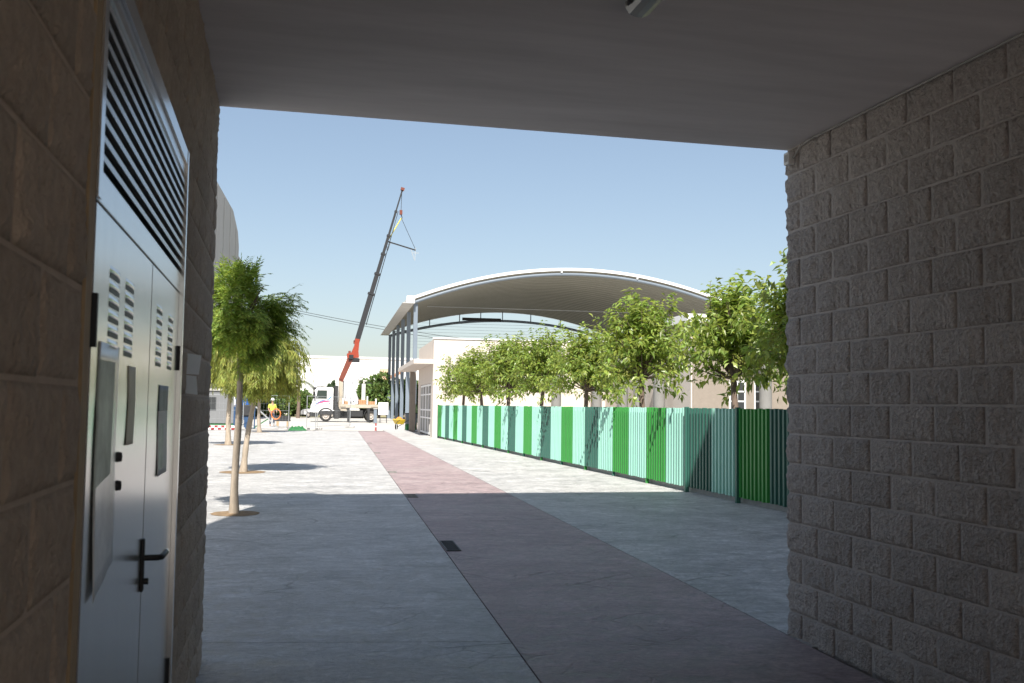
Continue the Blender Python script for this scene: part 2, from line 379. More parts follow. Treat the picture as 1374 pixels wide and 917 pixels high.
def side_wall(name_label, X, sgn, jo, y_lo, y_hi, amp, mblock, mmortar, hole=None):
    """courses 0.2 m; sgn = +1 when the face looks to +X"""
    cache = {}
    core = MB()
    xa = X - sgn*.001; xb = X - sgn*.42
    if hole:
        h0, h1, hz = hole
        core.box(xa, xb, YBK, h0, -.05, ZC); core.box(xa, xb, h1, YF-.03, -.05, ZC); core.box(xa, xb, h0, h1, hz, ZC)
    else: core.box(xa, xb, YBK, YF-.03, -.05, ZC)
    w = core.build('side_wall', mmortar, bld); tag(w, name_label)
    z0 = 1.556 - 8*.2
    k = 0
    while z0 + k*.2 < ZC - .01:
        za = max(z0+k*.2, -.04); zb = min(z0+(k+1)*.2, ZC)
        even = (k-8) % 2 == 0
        ys = [y_lo]; y = jo + (0 if even else .2)
        while y > y_lo+.08: y -= .4
        while y < y_hi-.06:
            if y > y_lo+.08: ys.append(y)
            y += .4
        ys.append(y_hi)
        for a, b in zip(ys, ys[1:]):
            segs = [(a, b)]
            if hole and zb <= hole[2]+.05 and za < hole[2]-.02:
                segs = []
                if a < hole[0]: segs.append((a, min(b, hole[0])))
                if b > hole[1]: segs.append((max(a, hole[1]), b))
            for (p, q) in segs:
                if q-p < .03: continue
                za2 = za
                if hole and za < hole[2] < zb and not (q <= hole[0]+.001 or p >= hole[1]-.001): za2 = hole[2]
                L = q-p-.011; H = zb-za2-.011
                end = abs(q-y_hi) < 1e-6
                key = (round(L, 2), round(H, 2), end, rnd.randrange(7 if not end else 9))
                me = cached(cache, key, lambda: block_mesh(L, H, hash(key) % 97 + rnd.random()*40, amp, end).mesh('block', mblock))
                o = link('block', me, w)
                if sgn > 0: o.location = (X + rnd.uniform(-.002, .002), p+.0055, za2+.0055)
                else:
                    o.scale = (-1, 1, 1); o.location = (X + rnd.uniform(-.003, .003), p+.0055, za2+.0055)
        k += 1
    return w
side_wall('grey split-face block wall', XR, -1, 6.10, 2.3, YF, .022, 'block', 'mortar')
DY0, DY1, DZ = 2.28, 4.30, 2.56
side_wall('brownish block wall holding the steel door', XL, 1, 1.85, .55, YF-.03, .011, 'block_brown', 'mortar_brown', (DY0-.062, DY1, DZ))
b = MB(); n = 120; vs = []
for i in range(n+1):
    x = -.82 + (XR+.42+.82)*i/n; j = .006*noise.fractal(Vector((x*5, 0, 3)), .7, 2.2, 4)
    vs += [(x, YBK, ZC), (x, YF-.03, ZC), (x, YF+.004+j, ZC+.012+abs(j)*.8), (x, YF+.006, ZC+.25), (x, YBK, ZC+.25)]
b.add(vs, [(i*5+k, (i+1)*5+k, (i+1)*5+(k+1) % 5, i*5+(k+1) % 5) for i in range(n) for k in range(5)]); b.build('ceiling', 'plaster', bld)
b = MB(); b.box(-2.62, 26, YBK, YF-.01, ZC+.252, 13.3)
b.box(-2.62, -.83, YBK, YF-.04, -.05, ZC+.251); b.box(XR+.43, 26, YBK, YF-.04, -.05, ZC+.251); b.build('upper_storey', 'facade_block', bld)
# door with louvre
door = MB()
xf = XL + .004
fw = .045
door.box(XL-.08, xf+.006, DY0+.02, DY0+.02+fw, 1.97, DZ-.003); door.box(XL-.08, xf+.012, DY1-fw-.003, DY1-.003, 0, DZ-.003)
door.box(XL-.08, xf+.010, DY0+.02+fw, DY1-fw-.003, DZ-.06, DZ-.003); door.box(XL-.08, xf-.003, DY0+.02+fw, DY1-fw-.003, 1.972, 2.045)
dr = door.build('door', 'steel_door', bld); tag(dr, 'double steel door under a wide louvre')
MB().box(XL-.06, xf-.012, DY0+.02, DY0+.066, 0, 1.969).build('hinge_gap_shade', 'black', dr)  # solid black bar standing in for the shade in the gap
MB().box(XL-.06, xf+.000, DY0-.050, DY0+.018, 0, DZ-.01).build('wood_trim', 'wood_strip', dr)
MB().box(XL-.25, XL-.245, DY0+.03, DY1-.03, 2.0, DZ-.02).build('recess_shade', 'black', dr)  # black sheet painted in for the shade behind the louvre slats
NS = 9
la, lb = DY0+.065, DY1-.048
z0 = 2.052; z1 = DZ-.115; st = (z1-z0)/NS
m_ = MB(); m_.add([(-.055, 0, .050), (.006, 0, .0), (.006, 0, .016), (-.055, 0, .062),
                   (-.055, lb-la, .050), (.006, lb-la, .0), (.006, lb-la, .016), (-.055, lb-la, .062)],
                  [(0, 1, 2, 3), (4, 7, 6, 5), (0, 4, 5, 1), (1, 5, 6, 2), (2, 6, 7, 3), (3, 7, 4, 0)])
slat_me = m_.mesh('louvre_slat', 'steel_slat')
for i in range(NS): link('louvre_slat', slat_me, dr, (XL, la, z0+.012+i*st))
MB().box(XL-.06, XL+.005, la, lb, z1+.01, DZ-.062).build('louvre_head', 'steel_door', dr)
MB().box(XL-.07, XL-.058, 3.30, 3.33, 2.05, DZ-.1).build('mullion', 'dark_grey', dr)
ym = 3.375
def leaf(y0, y1, slots):
    b = MB()
    zt = 1.969
    b.box(XL-.045, XL-.002, y0, y1, .012, zt, bev=.004)
    lf = b.build('door_leaf', 'steel_door', dr); return lf
leaf(DY0+.07, ym-.004, None); leaf(ym+.004, DY1-.052, None)
# pressed ventilation slots: hooded, shade of the opening painted as a black strip below
def slot_mesh():
    b = MB(); w = .16; n = 8
    vs = []; fs = []
    for i in range(n+1):
        t = i/n; y = w*t; h = math.sin(math.pi*t)**.5
        vs += [(0.0, y, .018), (.005*h, y, .010), (.006*h, y, 0), (0.0005, y, -.001)]
    for i in range(n):
        for k in range(3): fs.append((i*4+k, (i+1)*4+k, (i+1)*4+k+1, i*4+k+1))
    b.add(vs, fs, True)
    b.add([(.0012, .006, -.012), (.0012, w-.006, -.012), (.0012, w-.006, -.001), (.0012, .006, -.001)], [(0, 1, 2, 3)], mi=1)
    return b.mesh('vent_slot', ['steel_door', 'black'])
sm_ = slot_mesh()
for yc in (2.56, 2.82, 3.53, 3.89):
    for k in range(6): link('vent_slot', sm_, dr, (XL-.002, yc, 1.655+k*.036))
# handle: black plate and chrome-black lever, lock cylinder
b = MB(); b.box(XL-.002, XL+.008, 3.335, 3.365, .925, 1.09, bev=.003); hp = b.build('handle', 'black', dr)
b.v, b.f, b.sm, b.mi = [], [], [], []
b.tube([(XL+.004, 3.35, 1.03), (XL+.05, 3.35, 1.03), (XL+.058, 3.36, 1.03), (XL+.058, 3.48, 1.028)], .0095, 10); b.build('lever', 'black', dr)
MB().tube([(XL+.058, 3.48, 1.028), (XL+.058, 3.492, 1.028)], .0105, 10).build('lever_tip', 'chrome', dr)
MB().tube([(XL+.004, 3.35, .957), (XL+.022, 3.35, .957)], .010, 10).build('lock_cylinder', 'black', dr)
for y, z in ((2.795, 1.375), (2.80, 1.30)):
    MB().lathe([(0, .012), (.012, .010), (.014, 0)], 10, Matrix.Translation((XL-.002, y, z)) @ Matrix.Rotation(R(90), 4, 'Y')).build('bolt', 'dark_grey', dr)
for z in (1.70, .45): MB().box(XL-.004, XL+.010, DY0+.058, DY0+.073, z-.06, z+.06).build('hinge', 'black', dr)
for z in (1.70, .45): MB().box(XL-.004, XL+.010, DY1-.056, DY1-.046, z-.05, z+.05).build('hinge', 'black', dr)
# papers on the door
def paper(name, label, y0, y1, z0, z1, m, curl, seed, bits=()):
    nx, nz = 10, 14; vs = []; fs = []
    for i in range(nx+1):
        for k in range(nz+1):
            u, v = i/nx, k/nz
            x = XL-.0008 + curl*(.12*(1-v)*abs(2*u-1)**2 + .35*max(0, .18-v)*4*(1-u) + .18*noise.noise(Vector((u*2.3+seed, v*3.1, seed))))
            vs.append((max(x, XL-.0008), y0+(y1-y0)*u + .01*math.sin(v*5+seed), z0+(z1-z0)*v + (.05*u*(1-v) if curl > .02 else 0)))
    for i in range(nx):
        for k in range(nz): fs.append((i*(nz+1)+k, (i+1)*(nz+1)+k, (i+1)*(nz+1)+k+1, i*(nz+1)+k+1))
    b = MB(); b.add(vs, fs, True)
    mats = [m]
    n = len(b.f)
    for (u0, u1, v0, v1, mm) in bits:
        mats.append(mm)
        for i in range(nx):
            for k in range(nz):
                if u0 <= (i+.5)/nx <= u1 and v0 <= (k+.5)/nz <= v1: b.mi[i*nz+k] = len(mats)-1
    o = b.build(name, mats); sd = o.modifiers.new('thickness', 'SOLIDIFY'); sd.thickness = .0008
    return tag(o, label, 'poster')
paper('poster', 'large plastic sleeved poster on the vented steel door', 2.44, 2.74, 1.06, 1.66, 'plastic_sleeve', .0205, 2.2, ((.05, .8, .45, .96, 'paper_green'),))
paper('poster', 'narrow yellowed notice beside the large plastic sleeved poster', 2.92, 3.06, 1.40, 1.62, 'paper_yellow', .006, 5.1)
paper('poster', 'dark headed white notice on the far door leaf', 3.66, 3.96, 1.26, 1.58, 'paper', .008, 7.7, ((0, 1, .68, 1, 'print_dark'), (.1, .55, .1, .6, 'paper_green')))
# small folded sign on the wall past the door
b = MB()
b.add([(XL+.012, 4.56, 1.645), (XL+.055, 4.66, 1.645), (XL+.060, 4.72, 1.735), (XL+.014, 4.56, 1.735)], [(0, 1, 2, 3)])
b.add([(XL+.012, 4.56, 1.56), (XL+.050, 4.70, 1.555), (XL+.045, 4.66, 1.638), (XL+.012, 4.56, 1.640)], [(0, 1, 2, 3)])
o = b.build('wall_sign', 'paper'); o.modifiers.new('t', 'SOLIDIFY').thickness = .004
tag(o, 'small bent white sign fixed to the block wall past the steel door', 'sign')
# ceiling lamp
lamp = thing('ceiling_lamp', 'long fluorescent batten lamp under the passage ceiling', 'lamp', (1.50, 4.03, ZC))
b = MB(); b.box(-.055, .055, -1.27, 0, -.045, -.002, bev=.012); b.build('base', 'lamp_base', lamp)
prof = [(-.062, -.040), (-.060, -.065), (-.042, -.092), (-.015, -.102), (.015, -.102), (.042, -.092), (.060, -.065), (.062, -.040)]
b = MB(); b.prism(prof, -1.285, .015, 'y'); b.build('diffuser', 'lamp_diffuser', lamp)
b = MB(); b.tube([(0, -1.2, -.07), (0, -.08, -.07)], .013, 8); b.build('tube', 'white_plastic', lamp)
for y in (-.05, -1.2): MB().box(-.068, -.062, y-.02, y+.02, -.075, -.02).build('clip', 'black', lamp)
# sensor box and cable
sb = thing('sensor_box', 'small white box at the top end of the grey block wall', 'box', (XR, 6.19, 3.22))
MB().box(-.055, .012, -.035, .035, 0, .085, bev=.004).build('housing', 'white_plastic', sb)
MB().box(-.0575, -.0552, -.022, .022, .018, .068).build('cover', 'concrete', sb)
b = MB(); b.tube([(XR-.02, 6.155, 3.26), (XR-.025, 6.12, 3.27), (XR-.027, 6.05, 3.315), (XR-.03, 5.9, 3.328), (XR-.028, 5.0, 3.329), (XR-.03, 4.0, 3.327), (XR-.03, 1.0, 3.329)], .0065, 6)
tag(b.build('cable', 'concrete'), 'thin cable running along the ceiling edge of the grey block wall', 'cable')
# drain grates
def grate(x, y, w, l, label, gm='grate'):
    t = thing('drain_grate', label, 'grate', (x, y, .0), math.atan(-.055), 'drain grates along the red walkway')
    b = MB(); b.box(-.012, 0, 0, l, .001, .012); b.box(w, w+.012, 0, l, .001, .012); b.box(-.012, w+.012, -.012, 0, .001, .012); b.box(-.012, w+.012, l, l+.012, .001, .012)
    b.box(0, w, 0, l, .0005, .003); b.build('frame', gm, t)
    me = MB().box(0, w, -.009, .009, .003, .010).mesh('bar', gm)
    n = int(l/.06)
    for i in range(n): link('bar', me, t, (0, (i+.5)*l/n, 0))
for i, (y, l) in enumerate(((10.4, .72), (16.45, .55), (22.4, .5), (31.4, .5), (39.4, .5))):
    nm = ['long dark drain grate in the building shadow beside the red walkway', 'drain grate at the line where sunshine meets building shadow', 'first drain grate past the shadow line on the red walkway', 'second drain grate past the shadow line on the red walkway', 'third drain grate past the shadow line on the red walkway'][i]
    grate(sL(y)+.03, y, .13 if i == 0 else .16, l, nm, 'grate' if i == 0 else 'grate_sunlit')

# ------------------------------------------------------------------ green slat fence
FX = 7.36; BAY = 2.09; F0 = 15.02; NB0 = -2; NB1 = 15
fence = thing('slat_fence', 'long fence of mint, dark and bright green vertical slats', 'fence', (FX, F0, 0))
seq = {}
cols = 'M D M G'.split()
# two colours a bay, nearest bays read from the photograph
pat = {-2: 'DG', -1: 'DG', 0: 'MD', 1: 'MG', 2: 'MG', 3: 'MD', 4: 'MG'}
base = ['MG', 'MD']
for k in range(NB0, NB1+1):
    if k not in pat: pat[k] = base[(k) % 2]
mm = {'M': 'mint', 'D': 'teal', 'G': 'green'}
slm = {c: MB().box(-.040, .029, -.027, .027, .095, 1.535, bev=.004).mesh('slat', mm[c]) for c in 'MDG'}
for k in range(NB0, NB1):
    for h in (0, 1):
        c = pat[k][h]
        for i in range(8):
            so = link('slat', slm[c], fence, (rnd.uniform(-.003, .003), k*BAY + (h*8+i+.5)*BAY/16 + rnd.uniform(-.004, .004), rnd.uniform(-.006, .006))); so.rotation_euler = (rnd.uniform(-.003, .003), 0, rnd.uniform(-.05, .05))
L0 = NB0*BAY; L1 = NB1*BAY
MB().box(.030, .062, L0, L1, 1.49, 1.53).build('top_rail', 'teal', fence)
MB().box(.030, .062, L0, L1, .11, .15).build('bottom_rail', 'mint', fence)
pm = {c: MB().box(-.044, .030, -.032, .032, -.02, 1.555, bev=.004).mesh('post', mm[c]) for c in 'MDG'}
pb = {c: MB().box(-.034, .030, -.032, .032, -.02, .093, bev=.004).mesh('post_foot', mm[c]) for c in 'MDG'}
for k in range(NB0, NB1+1):
    c = pat.get(k, 'MD')[1]
    if k in (0, 1, -1): link('post', pm['D' if k == 1 else c if k < 1 else 'G'], fence, (-.03, k*BAY+.0, 0))
    else: link('post_foot', pb[c], fence, (0, k*BAY, 0))
link('post', pm['D'], fence, (0, NB1*BAY+.08, 0))
b = MB(); b.box(FX+.09, FX+.26, 9, 47.0, -.03, .10, bev=.01); tag(b.build('kerb', 'kerb'), kind='structure')

# ------------------------------------------------------------------ trees
def branch(b, p0, d0, length, r0, r1, bend, n=6, rng=rnd):
    pts = [Vector(p0)]; d = Vector(d0).normalized()
    for i in range(n):
        d = (d + Vector((rng.uniform(-1, 1), rng.uniform(-1, 1), rng.uniform(-1, 1)))*bend*.35 + Vector((0, 0, bend*.15))).normalized()
        pts.append(pts[-1] + d*length/n)
    b.tube(pts, [r0+(r1-r0)*i/n for i in range(n+1)], 6)
    return pts
def leafquad(V, F, p, d, nrm, l, w, fold=.25):
    d = d.normalized(); s = d.cross(nrm)
    if s.length < 1e-4: s = d.orthogonal()
    s.normalize(); n = s.cross(d).normalized(); o = len(V)
    m = p + d*l*.45
    V += [tuple(p), tuple(m + s*w*.5 + n*w*fold), tuple(p+d*l-n*l*.12), tuple(m - s*w*.5 + n*w*fold), tuple(m)]
    F += [(o, o+1, o+4), (o+1, o+2, o+4), (o+2, o+3, o+4), (o+3, o, o+4)]
def mesh_leaves(name, V, F, m):
    me = bpy.data.meshes.new(name); me.from_pydata(V, [], F); me.materials.append(MATS[m]); me.update(); return me
def rv(g): return Vector((g.uniform(-1, 1), g.uniform(-1, 1), g.uniform(-1, 1)))

def feather_crown(seed, rx, rz, n, droop, ll, zc):
    """pepper-tree crown: compound fronds with narrow leaflets; origin at trunk base"""
    g = random.Random(seed); V = []; F = []
    # clumps
    cl = []
    for i in range(46):
        v = rv(g)
        while v.length > 1 or v.length < .25: v = rv(g)
        v = v.normalized()*(.35+.6*g.random()**.6)
        cl.append((Vector((v.x*rx, v.y*rx, zc+v.z*rz)), v))
    for i in range(n):
        c, v = g.choice(cl)
        p = c + rv(g)*.17*rx/.7
        out = Vector((v.x, v.y, v.z*.6)).normalized()
        d = (out + rv(g)*.6 + Vector((0, 0, .5-droop*.55))).normalized()
        L = ll*g.uniform(.7, 1.35); m = 9
        pos = p.copy()
        for k in range(m):
            d = (d + Vector((0, 0, -droop*.30))).normalized(); pos2 = pos + d*L/m
            side = d.cross(Vector((0, 0, 1)));
            if side.length < .05: side = Vector((math.cos(i), math.sin(i), 0))
            side.normalize(); up = side.cross(d)
            fl = ll*.34*(1-.5*abs(k/m-.4))
            for s in (-1, 1):
                dd = (side*s*.75 + d*.75 + Vector((0, 0, -droop*.35)) + rv(g)*.2).normalized(); o = len(V); w = .0095*ll/.26
                wv = dd.cross(up + rv(g)*.5)
                if wv.length < 1e-3: wv = side
                wv = wv.normalized()*w
                V += [tuple(pos), tuple(pos+dd*fl*.5+wv), tuple(pos+dd*fl), tuple(pos+dd*fl*.5-wv)]; F.append((o, o+1, o+2, o+3))
            pos = pos2
    return V, F
def pepper_tree(label, x, y, h, zc, rx, rz, n, droop, ll, seed, lean, leafmat, dark=.45, rb=.07):
    t = thing('feathery_tree', label, 'tree', (x, y, 0), 0, 'young feathery trees in the plaza')
    g = random.Random(seed); b = MB()
    N = 14; pts = []
    for i in range(N+1):
        f = i/N; pts.append(Vector((lean*f + .022*math.sin(f*6+seed), .02*math.sin(f*5+seed*2), -.05+(zc-.1)*f)))
    rad = [rb*(1.45 if i == 0 else 1.15 if i == 1 else 1-.45*i/N) * g.uniform(.94, 1.06) for i in range(N+1)]
    k0 = int(N*(1-dark*.5))
    b.tube(pts, rad, 10); b.build('trunk', 'bark', t)
    b = MB()
    for i in range(11):
        p = pts[-1-g.randrange(3)]; a = g.random()*6.28
        branch(b, p, (math.cos(a)*.8, math.sin(a)*.8, .75), g.uniform(.5, .95)*rx/.75, .018, .005, .35, 6, g)
    b.build('limbs', 'bark_dark', t)
    V, F = feather_crown(seed, rx, rz, n, droop, ll, zc)
    V = [(q[0]+lean, q[1], q[2]) for q in V]
    tag(link('crown', mesh_leaves('crown', V, F, leafmat), t), kind='stuff'); return t
def pit(x, y, r, m='soil'):
    b = MB(); n = 26; vs = [(x, y, .012)] + [(x+r*math.cos(6.283*i/n)*(1+.08*noise.noise(Vector((i*.9, x, y)))), y+r*1.1*math.sin(6.283*i/n)*(1+.08*noise.noise(Vector((i*.9, y, x)))), .004) for i in range(n)]
    b.add(vs, [(0, i+1, (i+1) % n+1) for i in range(n)]); tag(b.build('tree_pit', m), kind='structure')
pepper_tree('feathery green tree rooted at the edge of the building shadow', -.53, 14.28, 3.5, 2.72, .68, .52, 2400, .40, .25, 4, -.02, 'leaf_feather', rb=.058)
pepper_tree('weeping yellow-green tree with a leaning trunk in full sun', -.72, 22.8, 3.3, 2.60, 1.02, .55, 2400, 1.15, .38, 9, .30, 'leaf_weeping', rb=.07)
pepper_tree('pale trunked feathery tree behind the weeping yellow-green tree', -1.74, 37.6, 3.6, 3.0, 1.3, .9, 1500, .95, .42, 15, .05, 'leaf_weeping', rb=.10)
pepper_tree('thin trunked feathery tree beside the grey loading ramp', -.92, 54, 3.8, 3.3, 1.4, 1.0, 1300, 1.0, .45, 22, -.1, 'leaf_weeping', rb=.10)
pit(-.53, 14.3, .33); pit(-.72, 22.8, .5); pit(-1.74, 37.6, .5); pit(-.92, 54, .5)

def broad_tree_meshes(seed, rx, zc, zt, nsh, leaf):
    g = random.Random(seed); V = []; F = []; PV = []; PF = []
    tb = MB(); lb_ = MB()
    pts = [Vector((.03*math.sin(i*.9+seed), .03*math.cos(i*1.1+seed), -.05 + i*.355)) for i in range(8)]
    tb.tube(pts, [.085, .07, .066, .064, .062, .06, .057, .052], 9)
    fork = pts[-2]
    for s in range(nsh):
        a = g.random()*6.283; el = g.uniform(-.18, 1.35); L = rx*g.uniform(.65, 1.12)*(1.0 if el < .8 else zt/rx*.62)
        d = Vector((math.cos(a)*math.cos(el), math.sin(a)*math.cos(el), math.sin(el)))
        p = fork + Vector((0, 0, g.uniform(-.05, .95))) + d*.12; n = 14
        if s % 3 == 0:
            lb_.tube([fork, p + d*L*.35, p+d*L*.75 + Vector((0, 0, .05))], [.024, .013, .005], 5)
        pos = p.copy(); dd = d.copy()
        for k in range(n):
            dd = (dd + rv(g)*.16 + Vector((0, 0, .03 if el > .5 else -.015))).normalized(); pos = pos + dd*L/n
            if k < 2: continue
            for q in range(g.choice((2, 3, 3))):
                sd = rv(g); sd = (sd - dd*sd.dot(dd)).normalized()
                ld = (sd*.9 + dd*.45 + Vector((0, 0, -.35))).normalized()
                st_ = pos + sd*.03 + rv(g)*.02
                leafquad(V, F, st_, ld, Vector((0, 0, 1)) + rv(g)*.7, leaf*g.uniform(.6, 1.25), leaf*.43*g.uniform(.7, 1.2), g.uniform(.05, .4))
    for s in range(9):   # upright leaders
        a = s*.698 + g.random()*.5; rr_ = rx*g.uniform(.15, .7); pos = fork + Vector((math.cos(a)*rr_, math.sin(a)*rr_, .55)); L = g.uniform(.75, 1.0)*(zt-.30)
        lb_.tube([fork, pos, pos+Vector((0, 0, L))], [.02, .012, .004], 5); n = 18
        for k in range(n):
            q = pos + Vector((.04*math.sin(k*.7+s), .04*math.cos(k*.6+s), L*k/n))
            for j in range(4):
                b_ = j*1.57 + k*.9 + g.uniform(-.4, .4); ld = Vector((math.cos(b_), math.sin(b_), .15-.75*g.random()))
                leafquad(V, F, q, ld, Vector((0, 0, 1)) + rv(g)*.5, leaf*g.uniform(.75, 1.3)*(1.1-.5*k/n), leaf*.42, g.uniform(.05, .35))
    for s in range(5):   # pale seed clusters
        a = g.random()*6.283; c = fork + Vector((math.cos(a)*rx*.75, math.sin(a)*rx*.75, g.uniform(-.1, .7)))
        for k in range(90):
            v = rv(g)
            if v.length > 1: continue
            leafquad(PV, PF, c+v*.16, rv(g), rv(g), .045, .03)
    return tb.mesh('trunk', 'bark_dark'), lb_.mesh('limbs', 'bark_dark'), mesh_leaves('crown', V, F, 'leaf_broad'), mesh_leaves('seed_clusters', PV, PF, 'leaf_pale')
BV = [broad_tree_meshes(31, 1.18, 2.6, 1.6, 165, .165), broad_tree_meshes(57, 1.10, 2.6, 1.6, 155, .16), broad_tree_meshes(77, 1.22, 2.6, 1.65, 165, .17), broad_tree_meshes(93, 1.05, 2.6, 1.75, 150, .155), broad_tree_meshes(12, 1.2, 2.6, 1.6, 160, .16)]
def broad_tree(label, x, y, v, sc, rz):
    t = thing('leafy_tree', label, 'tree', (x, y, 0), rz, 'leafy trees behind the green fence')
    for nm, me in zip(('trunk', 'limbs', 'crown', 'seed_clusters'), BV[v]):
        o = link(nm, me, t); o.scale = (sc[0], sc[0], sc[1])
        if nm in ('crown', 'seed_clusters'): tag(o, kind='stuff')
names = ['leafy tree with its lower crown in building shade, beside the block wall end', 'leafy tree behind the fence, second from the block wall end', 'tall leafy tree behind the fence, third from the block wall end',
         'leafy tree behind the fence, fourth from the block wall end', 'leafy tree behind the fence, fifth from the block wall end', 'leafy tree behind the fence, sixth from the block wall end',
         'leafy tree behind the fence, second nearest the white doorway', 'leafy tree at the fence end nearest the white doorway']
spots = [(8.35, 14.5, 2, (1.0, 1.0), .5), (8.3, 17.1, 0, (1.0, 1.0), 0), (8.2, 21.7, 1, (1.06, 1.05), 1.2), (8.2, 26.1, 4, (.98, .95), 2.6), (8.2, 30.7, 3, (1.05, 1.0), 3.9), (8.2, 35.5, 1, (1.1, 1.04), 5.0), (8.2, 40.5, 3, (1.1, 1.0), .9), (8.2, 44.6, 4, (1.05, .98), 4.6)]
for nm, (x, y, v, sc, rz) in zip(names, spots): broad_tree(nm, x, y, v, sc, rz)

def bush_mesh(seed, n, leaf, m, rx=1, rz=1, lumps=9):
    g = random.Random(seed); V = []; F = []; cs = []
    for i in range(lumps):
        v = rv(g); cs.append((Vector((v.x*.6*rx, v.y*.6*rx, v.z*.45*rz)), g.uniform(.35, .6)))
    for i in range(n):
        c, r = g.choice(cs); v = rv(g).normalized()*(r*(.6+.4*g.random()**.5))
        p = c + Vector((v.x*rx, v.y*rx, v.z*rz)); leafquad(V, F, p, v.normalized()+rv(g)*.8+Vector((0, 0, -.2)), v+rv(g)*.5, leaf, leaf*.6)
    return mesh_leaves('crown', V, F, m)

# ------------------------------------------------------------------ arched canopy
AX = Vector((.0533, .9986, 0)); PX = Vector((.9986, -.0533, 0)); P0 = Vector((9.97, 78.0, 0)); LEN = 37.5; SPAN = 27.66
can = thing('arched_canopy', 'large arched metal sports canopy on slim blue-grey columns', 'canopy', P0)
Mc = Matrix(((PX.x, AX.x, 0), (PX.y, AX.y, 0), (0, 0, 1))).to_4x4()   # local t (span), a (axis), z
can.rotation_euler = Mc.to_euler()
def arcz(t): return 9.86 + .4067*t - .014705*t*t
b = MB(); NT = 44; NA = 124; vs = []
for j in range(NA+1):
    a = -.1 + (LEN+.2)*j/NA; rib = (.0, .22, .22, .0)[j % 4]
    for i in range(NT+1):
        t = SPAN*i/NT; vs.append((t, a, arcz(t) + rib))
b.add(vs, [(j*(NT+1)+i, j*(NT+1)+i+1, (j+1)*(NT+1)+i+1, (j+1)*(NT+1)+i) for j in range(NA) for i in range(NT)])
ro = b.build('roof', 'roof_metal', can)
for a0, nm in ((-.12, 'front_fascia'), (LEN+.06, 'rear_fascia')):
    b = MB(); vs = []
    for i in range(NT+1):
        t = SPAN*i/NT; z = arcz(t); vs += [(t, a0-.06, z-.06), (t, a0+.06, z-.06), (t, a0+.06, z+.17), (t, a0-.06, z+.17)]
    b.add(vs, [(i*4+k, i*4+(k+1) % 4, (i+1)*4+(k+1) % 4, (i+1)*4+k) for i in range(NT) for k in range(4)]); b.build(nm, 'white_paint', can)
b = MB(); b.tube([(.3+(SPAN-.6)*i/40, .05, arcz(.3+(SPAN-.6)*i/40)-.32) for i in range(41)], .13, 10); b.build('front_arch_tube', 'steel_blue', can)
for t in (12.2, 18.6):
    MB().box(t-.06, t+.06, -.16, .10, arcz(t)-.22, arcz(t)-.07).build('bracket', 'white_paint', can)
b = MB(); b.tube([(.3+(SPAN-.6)*i/40, LEN-.6, 9.35+.322*(.3+(SPAN-.6)*i/40)-.01164*(.3+(SPAN-.6)*i/40)**2) for i in range(41)], .15, 8); b.build('rear_arch_tube', 'steel_blue', can)
for t in (2.0, 5, 8.5, 11, 13.6, 17, 20.6, 24):
    z = 9.35+.322*t-.01164*t*t; MB().bar((t, LEN-.6, z), (t, LEN-.6, arcz(t)), .10, .10).build('strut', 'steel_blue', can)
MB().box(8.8, 13.4, LEN-.75, LEN-.7, 11.5, 11.85).build('plate', 'dark_grey', can)
for x0 in (-.28, SPAN-.22):
    MB().box(x0, x0+.5, -.18, LEN+.1, 9.62, 10.0, bev=.02).build('gutter', 'white_paint', can)
MB().box(-.32, .32, -.35, -.19, 9.55, 10.12).build('corner_plate', 'white_paint', can)
MB().box(-.62, .3, -.1, LEN, 9.56, 9.615).build('eave_soffit', 'concrete', can)
cm = MB().box(-.16, .16, -.16, .16, -.05, 9.56, bev=.015).mesh('column', 'steel_blue')
for k in range(6):
    for x0 in (.45, SPAN-.1): link('column', cm, can, (x0, .35+k*7.3, 0))
for k in range(9):
    z = 8.2+k*.36; hw = min(11.5, 4+ (12.5-z)*4)
    b = MB(); b.tube([(13.8-hw, LEN-.9, z), (13.8+hw, LEN-.9, z)], .012, 5); b.build('net_wire', 'galv', can)
MB().tube([(2.6, 14, 10.75), (25.1, 14, 10.75)], .035, 6).build('tie_rod', 'galv', can)

# ------------------------------------------------------------------ white doorway building and school wing
RZ = -math.atan(.0577)
wb = thing('white_building', 'low white school building with flat awning over its doorway', 'building', (7.22, 47.35, 0), RZ)
def part(name, m, parent, *boxes, bev=0):
    b = MB()
    for q in boxes: b.box(*q, bev=bev)
    return b.build(name, m, parent)
part('wall', 'white_wall', wb, (0, 9.5, 0, 1.2, -.05, 4.72), (0.02, 9.5, 7.9, 9.2, -.05, 4.72), (.02, .3, 1.2, 7.9, 2.62, 4.72), (2.2, 9.5, 1.2, 7.9, -.05, 4.66))
part('coping', 'white_paint', wb, (-.05, 9.52, -.05, .25, 4.725, 4.79))
part('awning', 'white_wall', wb, (-.95, -.003, -.02, 12.6, 3.52, 3.74))
part('awning_post', 'tan_block', wb, (-.25, .1, 12.0, 12.4, -.05, 3.515))
gate = part('gate', 'white_paint', wb, (.05, .11, 1.21, 1.30, 0, 2.6), (.05, .11, 7.80, 7.89, 0, 2.6), (.05, .11, 4.50, 4.60, 0, 2.6), (.05, .11, 1.3, 7.8, 2.5, 2.6), (.05, .11, 1.3, 7.8, .06, .16), (.055, .105, 1.3, 7.8, 1.25, 1.33), (.055, .105, 1.3, 7.8, .85, .92), (.055, .105, 1.3, 7.8, 2.05, 2.12))
for k in range(8):
    y = 1.3 + 6.5*(k+.5)/8
    MB().box(.06, .10, y-.10, y+.10, .16, 2.5).build('gate_panel', 'white_paint' if k % 2 == 0 else 'concrete', gate)
MB().box(.5, .55, 1.25, 7.85, 0, 2.6).build('interior_shade', 'black', gate)  # black sheet added for the shade seen through the gate
